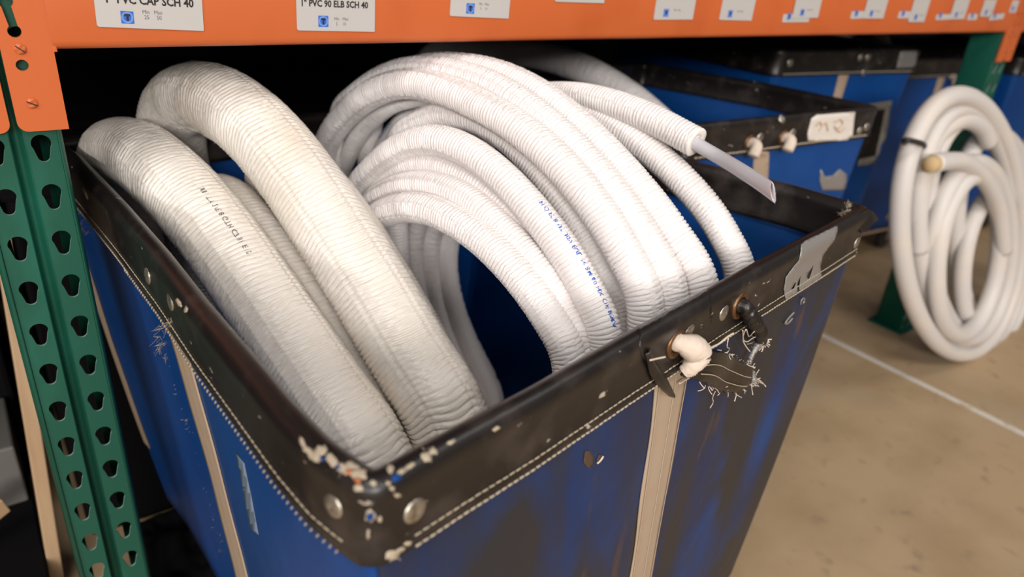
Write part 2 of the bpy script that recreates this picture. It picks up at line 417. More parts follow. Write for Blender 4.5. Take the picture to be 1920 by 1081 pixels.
price_label('price_label', 'third white label along the beam, blue square low on it', (.4646, .1241), (.5573, .1212), .05,
            [('ELB 45 SCH 40', .0100, .0245, .0085, .0002, m_inkg), ('Min   Max', .0430, .0150, .0045, 0, m_inkg), (' 5     10', .0440, .0095, .0045, 0, m_inkg)], (.0240, .0040, .0125))
price_label('price_label', 'fourth white label, only its lower edge showing at the top of the picture', (.6353, .1437), (.7286, .1429), .04, [])
def blurred_label(lbl, bl, br, ht, u, dz=0):
    price_label('price_label', lbl, bl, br, ht, [('Min   Max', .043, .0130, .0045, 0, m_inkg)], (u, .0045, .0115), None, dz)
for lbl, bl, br, ht, u, dz in (
    ('fifth white label along the beam, small blue square at its lower left', (.8385, .1203), (.9302, .1208), .045, .020, 0),
    ('sixth white label along the beam, grey strip along its lower edge', (.9979, .1205), (1.0862, .1192), .045, .020, 0),
    ('seventh white label, the upper one overlapping a second low label', (1.205, .1232), (1.288, .1250), .045, .022, .001),
    ('lower left label tucked under the seventh label', (1.178, .1165), (1.262, .1170), .014, .012, 0),
    ('eighth white label, above the blurred baskets, overlapping a low strip', (1.450, .1240), (1.530, .1240), .045, .022, .001),
    ('low white strip left of the eighth label', (1.405, .1230), (1.455, .1240), .014, .012, 0),
    ('ninth white label, hanging lowest of the blurred labels at right', (1.640, .1170), (1.712, .1175), .05, .022, .001),
    ('low strip left of the lowest hanging label', (1.592, .1245), (1.645, .1250), .014, .012, 0),
    ('tenth white label of the row', (1.830, .1230), (1.905, .1240), .045, .022, .001),
    ('low strip left of the tenth label', (1.765, .1215), (1.835, .1225), .012, .012, 0),
    ('small low label between the tenth and the last labels', (1.925, .1215), (1.975, .1220), .014, .015, 0),
    ('high label above the last two small labels', (1.985, .1300), (2.05, .1300), .04, .022, .001),
    ('slanting low label close to the far upright', (2.045, .1205), (2.125, .1250), .014, .02, .001),
    ('last label of the beam, next to its far end', (2.150, .1400), (2.19, .1400), .03, .01, 0)):
    blurred_label(lbl, bl, br, ht, u, dz)

# ------------------------------------------------------------------ basket trucks
def outline(P, step=.006, passes=10):
    P = np.array([[p[0], p[1], 0] for p in P], float)
    Q = np.vstack([P, P[:1]]); d = np.r_[0, np.cumsum(np.linalg.norm(np.diff(Q, axis=0), axis=1))]
    n = int(d[-1]/step); s = np.linspace(0, d[-1], n+1)[:-1]
    R = np.stack([np.interp(s, d, Q[:, k]) for k in range(2)], 1)
    for _ in range(passes): R = (np.roll(R, 1, 0)+2*R+np.roll(R, -1, 0))/4
    return R
class Basket:
    def __init__(b, label, path, corners, zr, depth, taper, mats, group='blue basket trucks', fine=True, band=.066):
        b.t = thing('basket_truck', label, 'basket truck', (float(np.mean([c[0] for c in corners])), float(np.mean([c[1] for c in corners])), FLOOR), group)
        b.zr = zr; b.P = outline(path, .005 if fine else .01, 3 if fine else 3); b.n = len(b.P)
        T = np.roll(b.P, -1, 0)-np.roll(b.P, 1, 0); T /= np.linalg.norm(T, axis=1)[:, None]
        b.N = np.stack([T[:, 1], -T[:, 0]], 1)
        b.box = (b.P[:, 0].min(), b.P[:, 0].max(), b.P[:, 1].min(), b.P[:, 1].max()); b.taper = taper; b.depth = depth
        b.band = band
        rr = .0105
        prof = [(.0095, -band), (.0100, -band+.006), (.0085, -band+.010), (.0092, -band+.03), (.0088, -.026), (.0098, -.018), (.0104, -.0125)]
        prof += [(rr*math.cos(q), -rr+rr*math.sin(q)) for q in np.linspace(.1, math.pi-.1, 9)]
        prof += [(-.0104, -.0125), (-.0085, -.019), (-.0070, -.026), (-.0075, -.048), (-.0088, -.052), (-.0088, -.058), (-.0050, -.058), (-.0030, -.03), (.0040, -.03), (.0060, -band)]
        pr = np.array(prof); idx = np.arange(b.n)
        wob = (vnoise(idx*.03, idx*0+3.)-.5)*.004 if fine else idx*0.
        V = np.zeros((b.n, len(pr), 3))
        pts2 = b.P[:, None, :]+b.N[:, None, :]*(pr[None, :, 0:1])
        V[..., :2] = pts2; V[..., 2] = zr+pr[None, :, 1]+wob[:, None]*np.clip(-pr[None, :, 1]/band, 0, 1)
        b.rim = link('rim_band', grid_mesh('rim_band', V, True, True), mats['rim'], b.t)
        # walls, one sheet per side
        ci = [int(np.argmin(np.hypot(*(b.P-np.array(c)).T))) for c in corners]   # N, R, B, L
        b.ci = ci; b.walls = []
        hs = np.r_[np.linspace(.028, .1, 6), np.linspace(.13, depth, 14)]
        for k in range(4):
            i0, i1 = ci[k], ci[(k+1) % 4]
            if i1 <= i0: i1 += b.n
            ii = np.arange(i0, i1+1) % b.n
            V = np.array([[b.wall(i, h) for h in hs] for i in ii])
            o = link('side_panel', grid_mesh('side_panel', V, False, False), mats['front' if k == 0 else 'side'], b.t)
            md = o.modifiers.new('thick', 'SOLIDIFY'); md.thickness = .003; md.offset = 0
            b.walls.append(o)
        x0, x1, y0, y1 = b.box; h = depth; kl, kr, kf, kb = taper
        bm = bmesh.new(); 
        R_ = np.array([b.wall(i, h-.004) for i in range(0, b.n, 3)]); ctr = R_.mean(0)
        vs = [bm.verts.new(ctr+(p-ctr)*.99+[0, 0, zz]) for zz in (-.016, .004) for p in R_]; m_ = len(R_)
        bm.faces.new(vs[:m_]); bm.faces.new(vs[m_:][::-1])
        for q in range(m_): bm.faces.new((vs[q], vs[(q+1) % m_], vs[m_+(q+1) % m_], vs[m_+q]))
        from_bm('base_board', bm, m_wood, b.t)
        zb = zr-h-.012
        for cx in (x0+kl*h+.09, x1-kr*h-.09):
            for cy in (y0+kf*h+.10, y1-kb*h-.10):
                bm = bmesh.new(); box(bm, (cx-.035, cy-.03, zb-.006), (cx+.035, cy+.03, zb), .001)
                hw = zb-.006-FLOOR; rw = min(.045, hw*.5-.002)
                for sy in (-.02, .017): box(bm, (cx-.012, cy+sy, FLOOR+rw-.008), (cx+.018, cy+sy+.003, zb-.004))
                o = from_bm('caster_fork', bm, m_steel, b.t)
                bm = bmesh.new(); bmesh.ops.create_cone(bm, cap_ends=True, segments=28, radius1=rw, radius2=rw, depth=.026)
                bmesh.ops.rotate(bm, matrix=Matrix.Rotation(math.pi/2, 3, 'X'), verts=bm.verts); bmesh.ops.translate(bm, vec=(cx, cy, FLOOR+rw), verts=bm.verts)
                from_bm('caster_wheel', bm, m_rubber, b.t)
    def wall(b, i, h, off=0.):
        """point of the wall at outline index i, h below the rim top"""
        i0 = int(math.floor(i)) % b.n; fr = i-math.floor(i); i1 = (i0+1) % b.n
        p = b.P[i0]*(1-fr)+b.P[i1]*fr; n = b.N[i0]*(1-fr)+b.N[i1]*fr
        x0, x1, y0, y1 = b.box; kl, kr, kf, kb = b.taper; hh = max(0, h-.05)
        u = (p[0]-x0)/(x1-x0); v = (p[1]-y0)/(y1-y0)
        bul = .010*math.sin(min(1, h/b.depth)*math.pi)*math.sin(i*.045)*(.6)
        q = p+np.array([kl*hh*(1-u)-kr*hh*u, kf*hh*(1-v)-kb*hh*v])+n*(off+bul)
        return np.array([q[0], q[1], b.zr-h])
    def idx(b, pt): return int(np.argmin(np.hypot(*(b.P-np.array(pt[:2])).T)))
    def strap(b, i, wdt, h0, h1, mat=None, skew=0., off=.0028, name='webbing_strap', curl=0):
        ni = wdt/.005 if b.n > 300 else wdt/.01
        hs = np.linspace(h0, h1, 60); us = np.linspace(-.5, .5, 9)
        V = np.array([[b.wall(i+skew*(h-h0)+u*ni*(1+.06*math.sin(h*37)), h, off+.0006*math.cos(u*9)) for u in us] for h in hs])
        o = link(name, grid_mesh(name, V, False, False), mat or m_web, b.t)
        md = o.modifiers.new('thick', 'SOLIDIFY'); md.thickness = .0016; md.offset = 0
        return o
    def stitches(b, i0, i1, hz, mat=None, ln=.0052, gap=.0012, rad=.00075, slant=0, name='stitching', off=.0102):
        vs = []; fs = []
        s = i0*.005 if b.n > 300 else i0*.01
        unit = .005 if b.n > 300 else .01
        s0, s1 = i0*unit, i1*unit; s = s0
        while s < s1:
            A = []
            for q, e in ((s, -1), (s+ln, 1)):
                i = q/unit; k = int(i) % b.n; fr = i-int(i); p = b.P[k]*(1-fr)+b.P[(k+1) % b.n]*fr; n = b.N[k]
                A.append((p[0]+n[0]*off, p[1]+n[1]*off, b.zr-hz+e*slant+random.uniform(-.0003, .0003), n))
            base = len(vs); nx = A[0][3]
            for j, (tt, rr) in enumerate(((0, .35), (.18, 1), (.82, 1), (1, .35))):
                c = [A[0][k]*(1-tt)+A[1][k]*tt for k in range(3)]
                for a in range(6):
                    ca, sa = math.cos(a*math.pi/3), math.sin(a*math.pi/3)
                    vs.append((c[0]+nx[0]*ca*rad*rr, c[1]+nx[1]*ca*rad*rr, c[2]+sa*rad*rr))
            for j in range(3):
                for a in range(6): fs.append((base+j*6+a, base+j*6+(a+1) % 6, base+(j+1)*6+(a+1) % 6, base+(j+1)*6+a))
            s += ln+gap
        return mesh_of(name, vs, fs, mat or m_thread, b.t, True)

ZR = -.065
px1 = [(698, 894), (840, 815), (1000, 730), (1190, 622), (1400, 505), (1560, 420), (1622, 386)]
pth = [onz(*p, ZR)[:2] for p in px1]
R1 = pth[-1]
pth += [onz(*p, ZR)[:2] for p in ((1500, 350), (1400, 325), (1300, 302))]
pth += [(.800, .05), (.775, .32), (.40, .31), (.030, .275)]
left = [(140, 290), (220, 375), (300, 468), (370, 560), (450, 655), (530, 752), (600, 825)]
pth += [onz(*p, ZR)[:2] for p in left]
N1 = onz(698, 894, ZR)[:2]
matsA = dict(rim=m_vinyl, front=m_blued, side=m_blue)
B1 = Basket('near blue vinyl basket truck with a torn black rim, full of white tubing', pth, [N1, R1, (.775, .32), (.030, .275)], ZR, .62, (.10, .14, .0, .05), matsA)

# ------------------------------------------------------------------ wrapped tubing
def strand(name, parent, mat, pix, x0, yaw, r, kind, seams, closure=None, closed=True, fine=.0010, seg=56, text=None, seed=0, plane=None, step_coarse=.007, endcap=False, ztop=-.30, extra_head=None, lean=0.):
    """one loop of tubing: the seen arc runs through the given image points at its own depth, the rest closes below"""
    pt = [onpl(x, y, x0, yaw) for x, y in pix]
    if closure: pt += [np.array(p, float) for p in closure(pt)]
    if extra_head: pt = [np.array(p, float) for p in extra_head(pt)]+pt
    if closed:   # start at the lowest hidden point
        k = int(np.argmin([p[2] for p in pt])); pt = pt[k:]+pt[:k]
    P = catmull(pt, 24, closed)
    # smooth lightly
    P0, s0, L = resample(P, .006, closed)
    for _ in range(6):
        Q = (np.roll(P0, 1, 0)+2*P0+np.roll(P0, -1, 0))/4
        if not closed: Q[:2], Q[-2:] = P0[:2], P0[-2:]
        P0 = Q
    PP = np.vstack([P0, P0[:1]]) if closed else P0
    ss = np.linspace(0, L, len(PP))
    # sample finely only where it shows
    w_ = np.where(PP[:, 2] > ztop, 1/fine, 1/step_coarse); w_ = np.convolve(np.r_[w_[:3], w_, w_[-3:]], np.ones(7)/7, 'valid')
    cum = np.r_[0, np.cumsum((w_[1:]+w_[:-1])/2*np.diff(ss))]; n = int(cum[-1])
    s = np.interp(np.linspace(0, cum[-1], n+1), cum, ss)
    def ev(s): return np.stack([np.interp(s, ss, PP[:, k]) for k in range(3)], 1)
    # smooth tangent frames on the dense path
    D = ev(s)
    TT = (PP[1:]-PP[:-1]); TT /= np.linalg.norm(TT, axis=1)[:, None]
    sm = (ss[1:]+ss[:-1])/2
    T = np.stack([np.interp(s, sm, TT[:, k]) for k in range(3)], 1); T /= np.linalg.norm(T, axis=1)[:, None]
    # round off the polyline with its interpolated tangents
    for _ in range(8):
        D2 = (np.roll(D, 1, 0)+2*D+np.roll(D, -1, 0))/4; D2[:1], D2[-1:] = D[:1], D[-1:]; D = D2
    a = math.radians(yaw); ref = np.array([-math.cos(a), math.sin(a), 0.])
    E2 = ref-(T@ref)[:, None]*T; E2 /= np.linalg.norm(E2, axis=1)[:, None]; E1 = np.cross(E2, T)
    ctr = D.mean(0)
    if ((D-ctr)*E1).sum() < 0: E1 = -E1; E2f = E2
    # theta 0 = outward, 90 deg = towards the near side
    th = np.linspace(-math.pi, math.pi, seg, endpoint=False)
    Sg, Tg = np.meshgrid(s, th, indexing='ij')
    def dth(c): return (Tg-c+math.pi) % (2*math.pi)-math.pi
    low = vnoise(Sg*9, Tg*.6, seed)-.5
    d = low*.0012
    if kind == 'rib':
        per = .0049
        ph = Sg/per+.75*(vnoise(Sg*60, Tg*1.2+9, seed, 3)-.5)
        fr = ph-np.floor(ph); k = np.floor(ph).astype(int)
        amp = .45+.75*_tab[k % 256, (np.floor((Tg+3.2)/1.3).astype(int)+seed*7) % 256]
        gro = np.exp(-((fr-.5)/.15)**2)
        mask = np.ones_like(Sg)
        for c, wd in seams:
            q = dth(c); mask *= 1-np.exp(-(q/wd)**4)
        d += mask*(-.0024*gro*amp+.0005)
        for c, wd in seams:
            q = dth(c)
            ridge = np.exp(-((np.abs(q)-wd*.85)/.045)**2)
            ph2 = Sg/(per*.75)+.5*(vnoise(Sg*80, Tg*2, seed, 5)-.5)
            bead = np.clip(np.sin(2*math.pi*ph2), -.3, 1)
            d += ridge*(.0005+.0010*bead)+np.exp(-(q/(wd*.5))**2)*.0003*np.sin(2*math.pi*ph2*.5+q*5)
        d += (vnoise(Sg*500, Tg*9, seed)-.5)*.00025
    elif kind == 'crinkle':
        per = .0060
        bend = sum(.8*np.exp(-(dth(c)/.35)**2) for c, wd in seams)
        ph = Sg/per+1.1*(vnoise(Sg*26, Tg*1.1, seed)-.5)+bend*.7+.25*Tg
        fr = ph-np.floor(ph); gro = np.exp(-((fr-.5)/.16)**2)
        amp = .25+1.1*vnoise(Sg*45, Tg*1.7+3, seed, 7)
        near = sum(np.exp(-(dth(c)/.55)**2) for c, wd in seams)
        d += -.0020*gro*amp*(.10+1.15*np.clip(near, 0, 1.2))
        # long slanting folds
        f2 = Sg*95+Tg*1.3+2.2*vnoise(Sg*18, Tg*1.5, seed, 2); fr2 = f2-np.floor(f2)
        d += -.0017*np.exp(-((fr2-.5)/.06)**2)*np.clip(vnoise(Sg*35+5, Tg*2.2, seed, 4)*1.9-.75, 0, 1)
        f3 = Sg*160-Tg*.9+2.6*vnoise(Sg*24, Tg*1.8, seed, 6); fr3 = f3-np.floor(f3)
        d += -.0010*np.exp(-((fr3-.5)/.08)**2)*np.clip(vnoise(Sg*50+5, Tg*3.1, seed, 8)*1.9-.7, 0, 1)
        d += (vnoise(Sg*150, Tg*5, seed, 9)-.5)*.0009+(vnoise(Sg*420, Tg*16, seed, 1)-.5)*.0003
        for c, wd in seams:
            q = dth(c); d += np.exp(-((np.abs(q)-wd)/.03)**2)*(.0006+.0006*np.clip(np.sin(2*math.pi*Sg/.0052), -.5, 1))-np.exp(-(q/(wd*.7))**2)*.0005
    R_ = r+d
    V = D[:, None]+R_[..., None]*(np.cos(Tg)[..., None]*E1[:, None]+np.sin(Tg)[..., None]*E2[:, None])
    su = s.copy()
    if closed: V = V[:-1]; su = s[:-1]
    elif True:
        V = np.concatenate([np.repeat(D[:1][:, None], seg, 1), V, np.repeat((D[-1:]-T[-1:]*(.0 if endcap else 0))[:, None], seg, 1)], 0); su = np.r_[s[0], s, s[-1]]
    o = link(name, grid_mesh(name, V.astype(np.float32), closed, True, (su, th/(2*math.pi))), mat, parent)
    if text:
        for (txt, sfrac_pt, theta, size, tm, flip) in text:
            q = onpl(sfrac_pt[0], sfrac_pt[1], x0, yaw); si = s[int(np.argmin(((D-q)**2).sum(1)))]
            G, Fc = text_geo(txt, size, .00008)
            sg = np.clip(si+(G[:, 0] if not flip else -G[:, 0]), s[0], s[-1])
            tg = theta+(G[:, 1] if not flip else -G[:, 1])/r*(1)
            ii = np.searchsorted(s, sg).clip(0, len(s)-1)
            jj = ((tg+math.pi)/(2*math.pi)*seg).astype(int) % seg
            rr = R_[ii, jj]+.00045
            Vt = D[ii]+rr[:, None]*(np.cos(tg)[:, None]*E1[ii]+np.sin(tg)[:, None]*E2[ii])
            to = mesh_of('printed_line', Vt, Fc, tm, None); to.parent = o
    return o, D, T, E1, E2, s

def close_down(zb=-.60, lean=.0, front=.02, dep=None):
    def f(pt):
        E, Sx = pt[-1], pt[0]; mid = (E+Sx)/2
        dx = lambda z: lean*max(0, -.15-z)
        out = []
        out.append(E+np.array([.00, -front, -.10])+[dx(E[2]-.1), 0, 0])
        out.append(np.array([E[0]*.85+mid[0]*.15, E[1]*.85+mid[1]*.15, (E[2]+zb)/2-.06])+[dx(-.4), 0, 0])
        out.append(np.array([mid[0]*.6+E[0]*.4, mid[1]*.6+E[1]*.4, zb+.04])+[dx(zb), 0, 0])
        out.append(np.array([mid[0]*.6+Sx[0]*.4, mid[1]*.6+Sx[1]*.4, zb+.01])+[dx(zb), 0, 0])
        out.append(np.array([Sx[0]*.9+mid[0]*.1, Sx[1]*.9+mid[1]*.1, (Sx[2]+zb)/2-.04])+[dx(-.4), 0, 0])
        return out
    return f
PI = math.pi
# thick cream coil against the left side of the basket
cA = thing('tubing_coil', 'thick cream crinkle-wrapped tubing coil filling the left side of the near basket', 'coiled tubing', (.22, -.1, -.64))
T1 = [(212, 305), (250, 287), (302, 322), (378, 402), (460, 514), (540, 631), (617, 744), (690, 853)]
T2 = [(322, 250), (330, 205), (365, 183), (420, 195), (490, 250), (560, 335), (630, 440), (700, 550), (765, 660), (835, 775)]
T3 = [(380, 400), (420, 370), (470, 420), (530, 500), (590, 590), (650, 680), (720, 790)]
T4 = [(520, 300), (590, 350), (650, 425), (705, 510), (760, 605), (812, 700), (862, 790)]
strand('tube_loop', cA, m_cream, T1, .150, -12, .0455, 'crinkle', [(.95, .20), (2.2, .12), (-.5, .1)], close_down(-.585, .07), seg=140, fine=.0008, seed=1,
       text=[('.Y1  TY 2/E 8 GTH C7 III  E11', (385, 345), .08, .0085, m_inkg, False)])
strand('tube_loop', cA, m_cream, T2, .240, -12, .0465, 'crinkle', [(1.0, .1), (2.35, .12), (-.15, .1)], close_down(-.585, .05), seg=140, fine=.0008, seed=2)
strand('tube_loop', cA, m_cream, T3, .215, -12, .0310, 'crinkle', [(.6, .15), (2.0, .15)], close_down(-.595, .06), seg=72, seed=3)
strand('tube_loop', cA, m_cream, T4, .300, -12, .0390, 'rib', [(.9, .15), (0, .1)], close_down(-.59, .04), seg=72, seed=4)
# white coil of small wrapped tubes
cB = thing('tubing_coil', 'white ribbed tubing coil of many thin loops in the near basket, bare pipe end', 'coiled tubing', (.48, -.1, -.64))
LB = {
 'a': ([(606, 290), (622, 250), (652, 212), (700, 174), (763, 156), (813, 162), (863, 180), (913, 204), (960, 231), (1010, 270), (1060, 317), (1105, 372), (1145, 428), (1178, 487), (1208, 550)], .44, .0200, [(.45, .25), (2.5, .2)]),
 'b': ([(640, 215), (667, 182), (713, 150), (763, 133), (813, 133), (863, 142), (913, 158), (960, 183), (1020, 226), (1080, 282), (1130, 338), (1180, 405), (1222, 470), (1256, 530)], .472, .0190, [(.9, .16), (1.5, .16), (.3, .1)]),
 'c': ([(700, 185), (760, 140), (800, 127), (850, 128), (913, 138), (960, 153), (1020, 185), (1090, 242), (1150, 302), (1210, 372), (1265, 447), (1312, 525)], .510, .0205, [(.1, .25), (2.2, .25)]),
 'd': ([(668, 365), (700, 318), (740, 285), (783, 265), (830, 264), (880, 284), (930, 320), (980, 370), (1020, 419), (1052, 462), (1082, 510), (1107, 557), (1132, 612)], .40, .0190, [(.25, .12), (2.1, .25)]),
 'e': ([(690, 372), (715, 340), (754, 312), (800, 303), (855, 318), (910, 350), (960, 395), (1002, 448), (1040, 505), (1070, 560), (1095, 620)], .41, .0172, [(.8, .2), (2.2, .15)]),
 'f': ([(690, 395), (720, 362), (765, 345), (810, 346), (860, 362), (905, 392), (950, 434), (995, 482), (1035, 535), (1065, 590), (1090, 640)], .385, .0162, [(.9, .2), (2.0, .2)]),
 'f2': ([(698, 420), (725, 398), (765, 388), (805, 392), (850, 412), (900, 445), (948, 490), (995, 545), (1035, 605), (1066, 662)], .362, .0190, [(1.9, .12), (1.0, .14), (.2, .12)]),
 'l': ([(750, 262), (785, 232), (830, 214), (880, 218), (930, 242), (985, 287), (1030, 337), (1075, 397), (1115, 462), (1150, 530), (1178, 590)], .455, .0180, [(1.3, .12), (.6, .15)]),
 'j': ([(632, 345), (646, 308), (664, 266), (694, 226), (740, 192), (800, 180), (860, 190), (930, 228), (1000, 290), (1060, 360), (1120, 450), (1170, 545)], .475, .0145, [(1., .2)]),
 'k': ([(694, 330), (712, 290), (734, 254), (762, 222), (802, 202), (850, 200), (920, 232), (990, 290), (1050, 362), (1110, 450), (1160, 545)], .510, .0145, [(1., .2)]),
 'g': ([(925, 738), (895, 675), (868, 620), (848, 560), (838, 500), (843, 440), (860, 375), (890, 300), (930, 235), (980, 202), (1025, 192), (1062, 196), (1110, 214), (1160, 242), (1210, 275), (1258, 316), (1303, 362), (1335, 402), (1363, 450), (1388, 505)], .60, .0185, [(2.3, .25), (1.2, .12)]),
}
for key, (pix, x0, r, seams) in LB.items():
    tx = None
    if key == 'd': tx = [('H O IT 8 UT 30V EUL IN BM 60 HX OF 8MA', (1006, 392), .02, .0080, m_blueink, False)]
    if key == 'l': tx = [('W TF 23 OX 44 IL', (860, 212), .9, .007, m_blueink, False)]
    if key == 'k': tx = [('W TF 28 OX', (722, 255), .9, .008, m_blueink, False)]
    fn = .0006 if key in 'abcdf2g' else .0010
    strand('tube_loop', cB, m_white, pix, x0, -8, r, 'rib', seams, close_down(-.60 if key != 'f2' else -.56, 0, .012), seg=56, seed=10+len(key)+ord(key[0]) % 50, fine=fn, text=tx)
# farther turns of the same coil, seen through its middle
for kk, (pix, x0) in enumerate([
    ([(900, 760), (862, 690), (828, 610), (810, 540), (806, 480), (815, 425), (845, 380), (900, 350), (980, 360), (1060, 430), (1120, 530), (1165, 600)], .57),
    ([(860, 720), (815, 640), (785, 560), (775, 500), (776, 450), (790, 400), (830, 350), (900, 325), (980, 340), (1060, 410), (1120, 510), (1165, 620)], .54)]):
    strand('tube_loop', cB, m_white, pix, x0, -8, .0172, 'rib', [(.8, .2)], close_down(-.60, 0, .0), seg=32, seed=70+kk, fine=.002, step_coarse=.006, ztop=-.9)
# the loose end with its bare pipe
hp = [(880, 235), (960, 195), (1010, 180), (1060, 178), (1100, 182), (1150, 194), (1200, 212), (1250, 236), (1305, 266)]
o, D, T, E1, E2, s = strand('tube_end', cB, m_white, hp, .60, -8, .0178, 'rib', [(2.6, .2), (1.2, .12)], None, closed=False, seg=56, seed=91, fine=.0006, ztop=-9)
d_end = T[-3]; e_end = D[-1]
E1e, E2e = E1[-1], E2[-1]
# foam ring in the cut end
th = np.linspace(0, 2*PI, 40, endpoint=False)
rad = [(.0172, -.004), (.0178, .0004), (.0172, .0012), (.0110, .0006), (.0088, .0002), (.0084, -.006)]
V = np.array([[e_end+d_end*dz+(E1e*math.cos(t)+E2e*math.sin(t))*(rr+.0004*math.sin(5*t)) for t in th] for rr, dz in rad])
link('foam_ring', grid_mesh('foam_ring', V, False, True), m_foam, cB)
pp = [e_end-d_end*.03, e_end+d_end*.004-E1e*.002]+[onpl(x, y, .60-.02*k, -8) for k, (x, y) in enumerate([(1345, 293), (1390, 320), (1430, 346), (1462, 369)])]
Pc = catmull(pp, 16); Pc, s_, L_ = resample(Pc, .0015)
Tc, A1, A2 = frames(Pc, False, E2e)
th = np.linspace(0, 2*PI, 32, endpoint=False)
V = []
for k in range(len(Pc)):
    fr = s_[k]/L_; ring = []
    for t in th:
        cut = 0
        p = Pc[k]+.0082*(A1[k]*math.cos(t)*(1)+A2[k]*math.sin(t))
        ring.append(p)
    V.append(ring)
V = np.array(V)
# slanting cut at the tip
tip = Pc[-1]; cd = None
for k in range(len(Pc)):
    for j, t in enumerate(th):
        u = (math.cos(t+.9)+1)/2            # 0..1 around
        lim = L_-.028*u
        if s_[k] > lim:
            kk2 = int(np.searchsorted(s_, lim)); kk2 = min(kk2, len(Pc)-1)
            V[k, j] = Pc[kk2]+.0080*(A1[kk2]*math.cos(t)+A2[kk2]*math.sin(t))
o = link('bare_pipe', grid_mesh('bare_pipe', V, False, True), m_pipe, cB); o['label'] = 'pale grey bare pipe with a slanting cut tip'
md = o.modifiers.new('t', 'SOLIDIFY'); md.thickness = .0016; md.offset = -1

# ------------------------------------------------------------------ surface helpers: find where a sight line meets the basket
def bvh_of(objs):
    V = []; Fc = []
    dg = bpy.context.evaluated_depsgraph_get()
    for o in objs:
        me = o.data; off = len(V); loc = np.array(o.location)+(np.array(o.parent.location) if o.parent else 0)
        V += [tuple(np.array(v.co[:])+loc) for v in me.vertices]; Fc += [tuple(i+off for i in p.vertices) for p in me.polygons]
    return BVHTree.FromPolygons(V, Fc)
def hit(bv, x, y):
    d = Vector(ray(x, y)).normalized(); p, n, i, t = bv.ray_cast(Vector(CAM), d)
    if p is None: return None, None
    if n.dot(d) > 0: n = -n
    return np.array(p), np.array(n)
from mathutils.geometry import delaunay_2d_cdt
def inside(p, poly):
    c = False; n = len(poly)
    for i in range(n):
        x1, y1 = poly[i]; x2, y2 = poly[(i+1) % n]
        if (y1 > p[1]) != (y2 > p[1]) and p[0] < (x2-x1)*(p[1]-y1)/(y2-y1)+x1: c = not c
    return c
def patch(name, bv, poly, parent, mat, off=.0012, th=.0009, step=7, jag=0., holes=(), smooth_n=True):
    """thin piece lying on a surface; its outline is given where the photo shows it, its body is real sheet on that surface"""
    P = []
    for i in range(len(poly)):
        a = np.array(poly[i], float); b = np.array(poly[(i+1) % len(poly)], float); k = max(1, int(np.hypot(*(b-a))/step))
        for j in range(k): P.append(a+(b-a)*j/k+(rng.rand(2)-.5)*jag*2)
    n = len(P); edges = [(i, (i+1) % n) for i in range(n)]; outer = [tuple(p) for p in P]; hl = []
    for h in holes:
        b0 = len(P); P += [np.array(q, float) for q in h]; m = len(h); edges += [(b0+i, b0+(i+1) % m) for i in range(m)]; hl.append(h)
    x0, y0 = np.min(outer, 0); x1, y1 = np.max(outer, 0)
    for gx in np.arange(x0, x1, step):
        for gy in np.arange(y0, y1, step):
            if inside((gx, gy), outer) and not any(inside((gx, gy), h) for h in hl): P.append(np.array([gx, gy]))
    r = delaunay_2d_cdt([Vector((float(p[0]), float(p[1]))) for p in P], edges, [], 0, 1e-4)
    vs, fs = r[0], r[2]; W = []; ok = []; lastn = None
    for v in vs:
        p, nn = hit(bv, v.x, v.y)
        W.append(None if p is None else p+nn*off)
    F2 = []
    for f_ in fs:
        c = (sum(vs[i].x for i in f_)/3, sum(vs[i].y for i in f_)/3)
        if not inside(c, outer) or any(inside(c, h) for h in hl): continue
        if any(W[i] is None for i in f_): continue
        if max(np.linalg.norm(W[f_[a]]-W[f_[(a+1) % 3]]) for a in range(3)) > .03: continue
        F2.append(f_)
    used = sorted({i for f_ in F2 for i in f_}); mp = {u: k for k, u in enumerate(used)}
    if not F2: return None
    o = mesh_of(name, [W[u] for u in used], [tuple(mp[i] for i in f_) for f_ in F2], mat, parent, True)
    md = o.modifiers.new('t', 'SOLIDIFY'); md.thickness = th; md.offset = 1
    return o
def orient(n):
    return Vector(n).to_track_quat('Z', 'Y').to_matrix()
def disc(name, p, n, r, parent, mat, dome=.0016, hole=0., rim=.0008, pit=True):
    prof = [(r, 0), (r*.97, rim), (r*.7, rim+dome*.6), (r*.35, rim+dome), (.28*r, rim+dome*1.0), (.2*r, rim+dome*.55 if pit else rim+dome*1.05), (.0001, rim+dome*.5 if pit else rim+dome*1.1)]
    if hole: prof = [(r, -.0005), (r, rim), (r*.93, rim+dome*.8), (r*.82, rim+dome), (hole*1.08, rim+dome*.5), (hole, rim*.3), (hole, -.003)]
    th = np.linspace(0, 2*PI, 28, endpoint=False); Mx = np.array(orient(n))
    V = np.array([[p+Mx@np.array([a*math.cos(t), a*math.sin(t), b]) for t in th] for a, b in prof])
    return link(name, grid_mesh(name, V, False, True), mat, parent)
bvB = bvh_of([B1.rim]+B1.walls)
bvR = bvh_of([B1.rim])
cN, cR, cB_, cL = B1.ci
n_ = B1.n
def span(i0, i1): return (i0, i1 if i1 > i0 else i1+n_)
# seams along the lower edge of the rim band
f0, f1 = span(cN, cR); l0, l1 = span(cL, cN)
B1.stitches(f0+5, f1-3, .0555, ln=.0058, gap=.0008, rad=.00065, off=.0095)
B1.stitches(f0+5, f1-3, .0640, ln=.0052, gap=.0008, rad=.0009, off=.0105)
B1.stitches(l0+4, l1-4, .0555, ln=.0058, gap=.0008, rad=.00065, off=.0095)
a_ = B1.idx(onz(235, 500, ZR-.07)[:2]); a_ = a_ if a_ > l0 else a_+n_
B1.stitches(l0+4, a_+6, .0650, ln=.0052, gap=.0008, rad=.0009, off=.0105)
B1.stitches(a_+4, l1-4, .0655, ln=.0022, gap=.0040, rad=.0011, off=.0110, slant=.0018, name='whip_stitching')
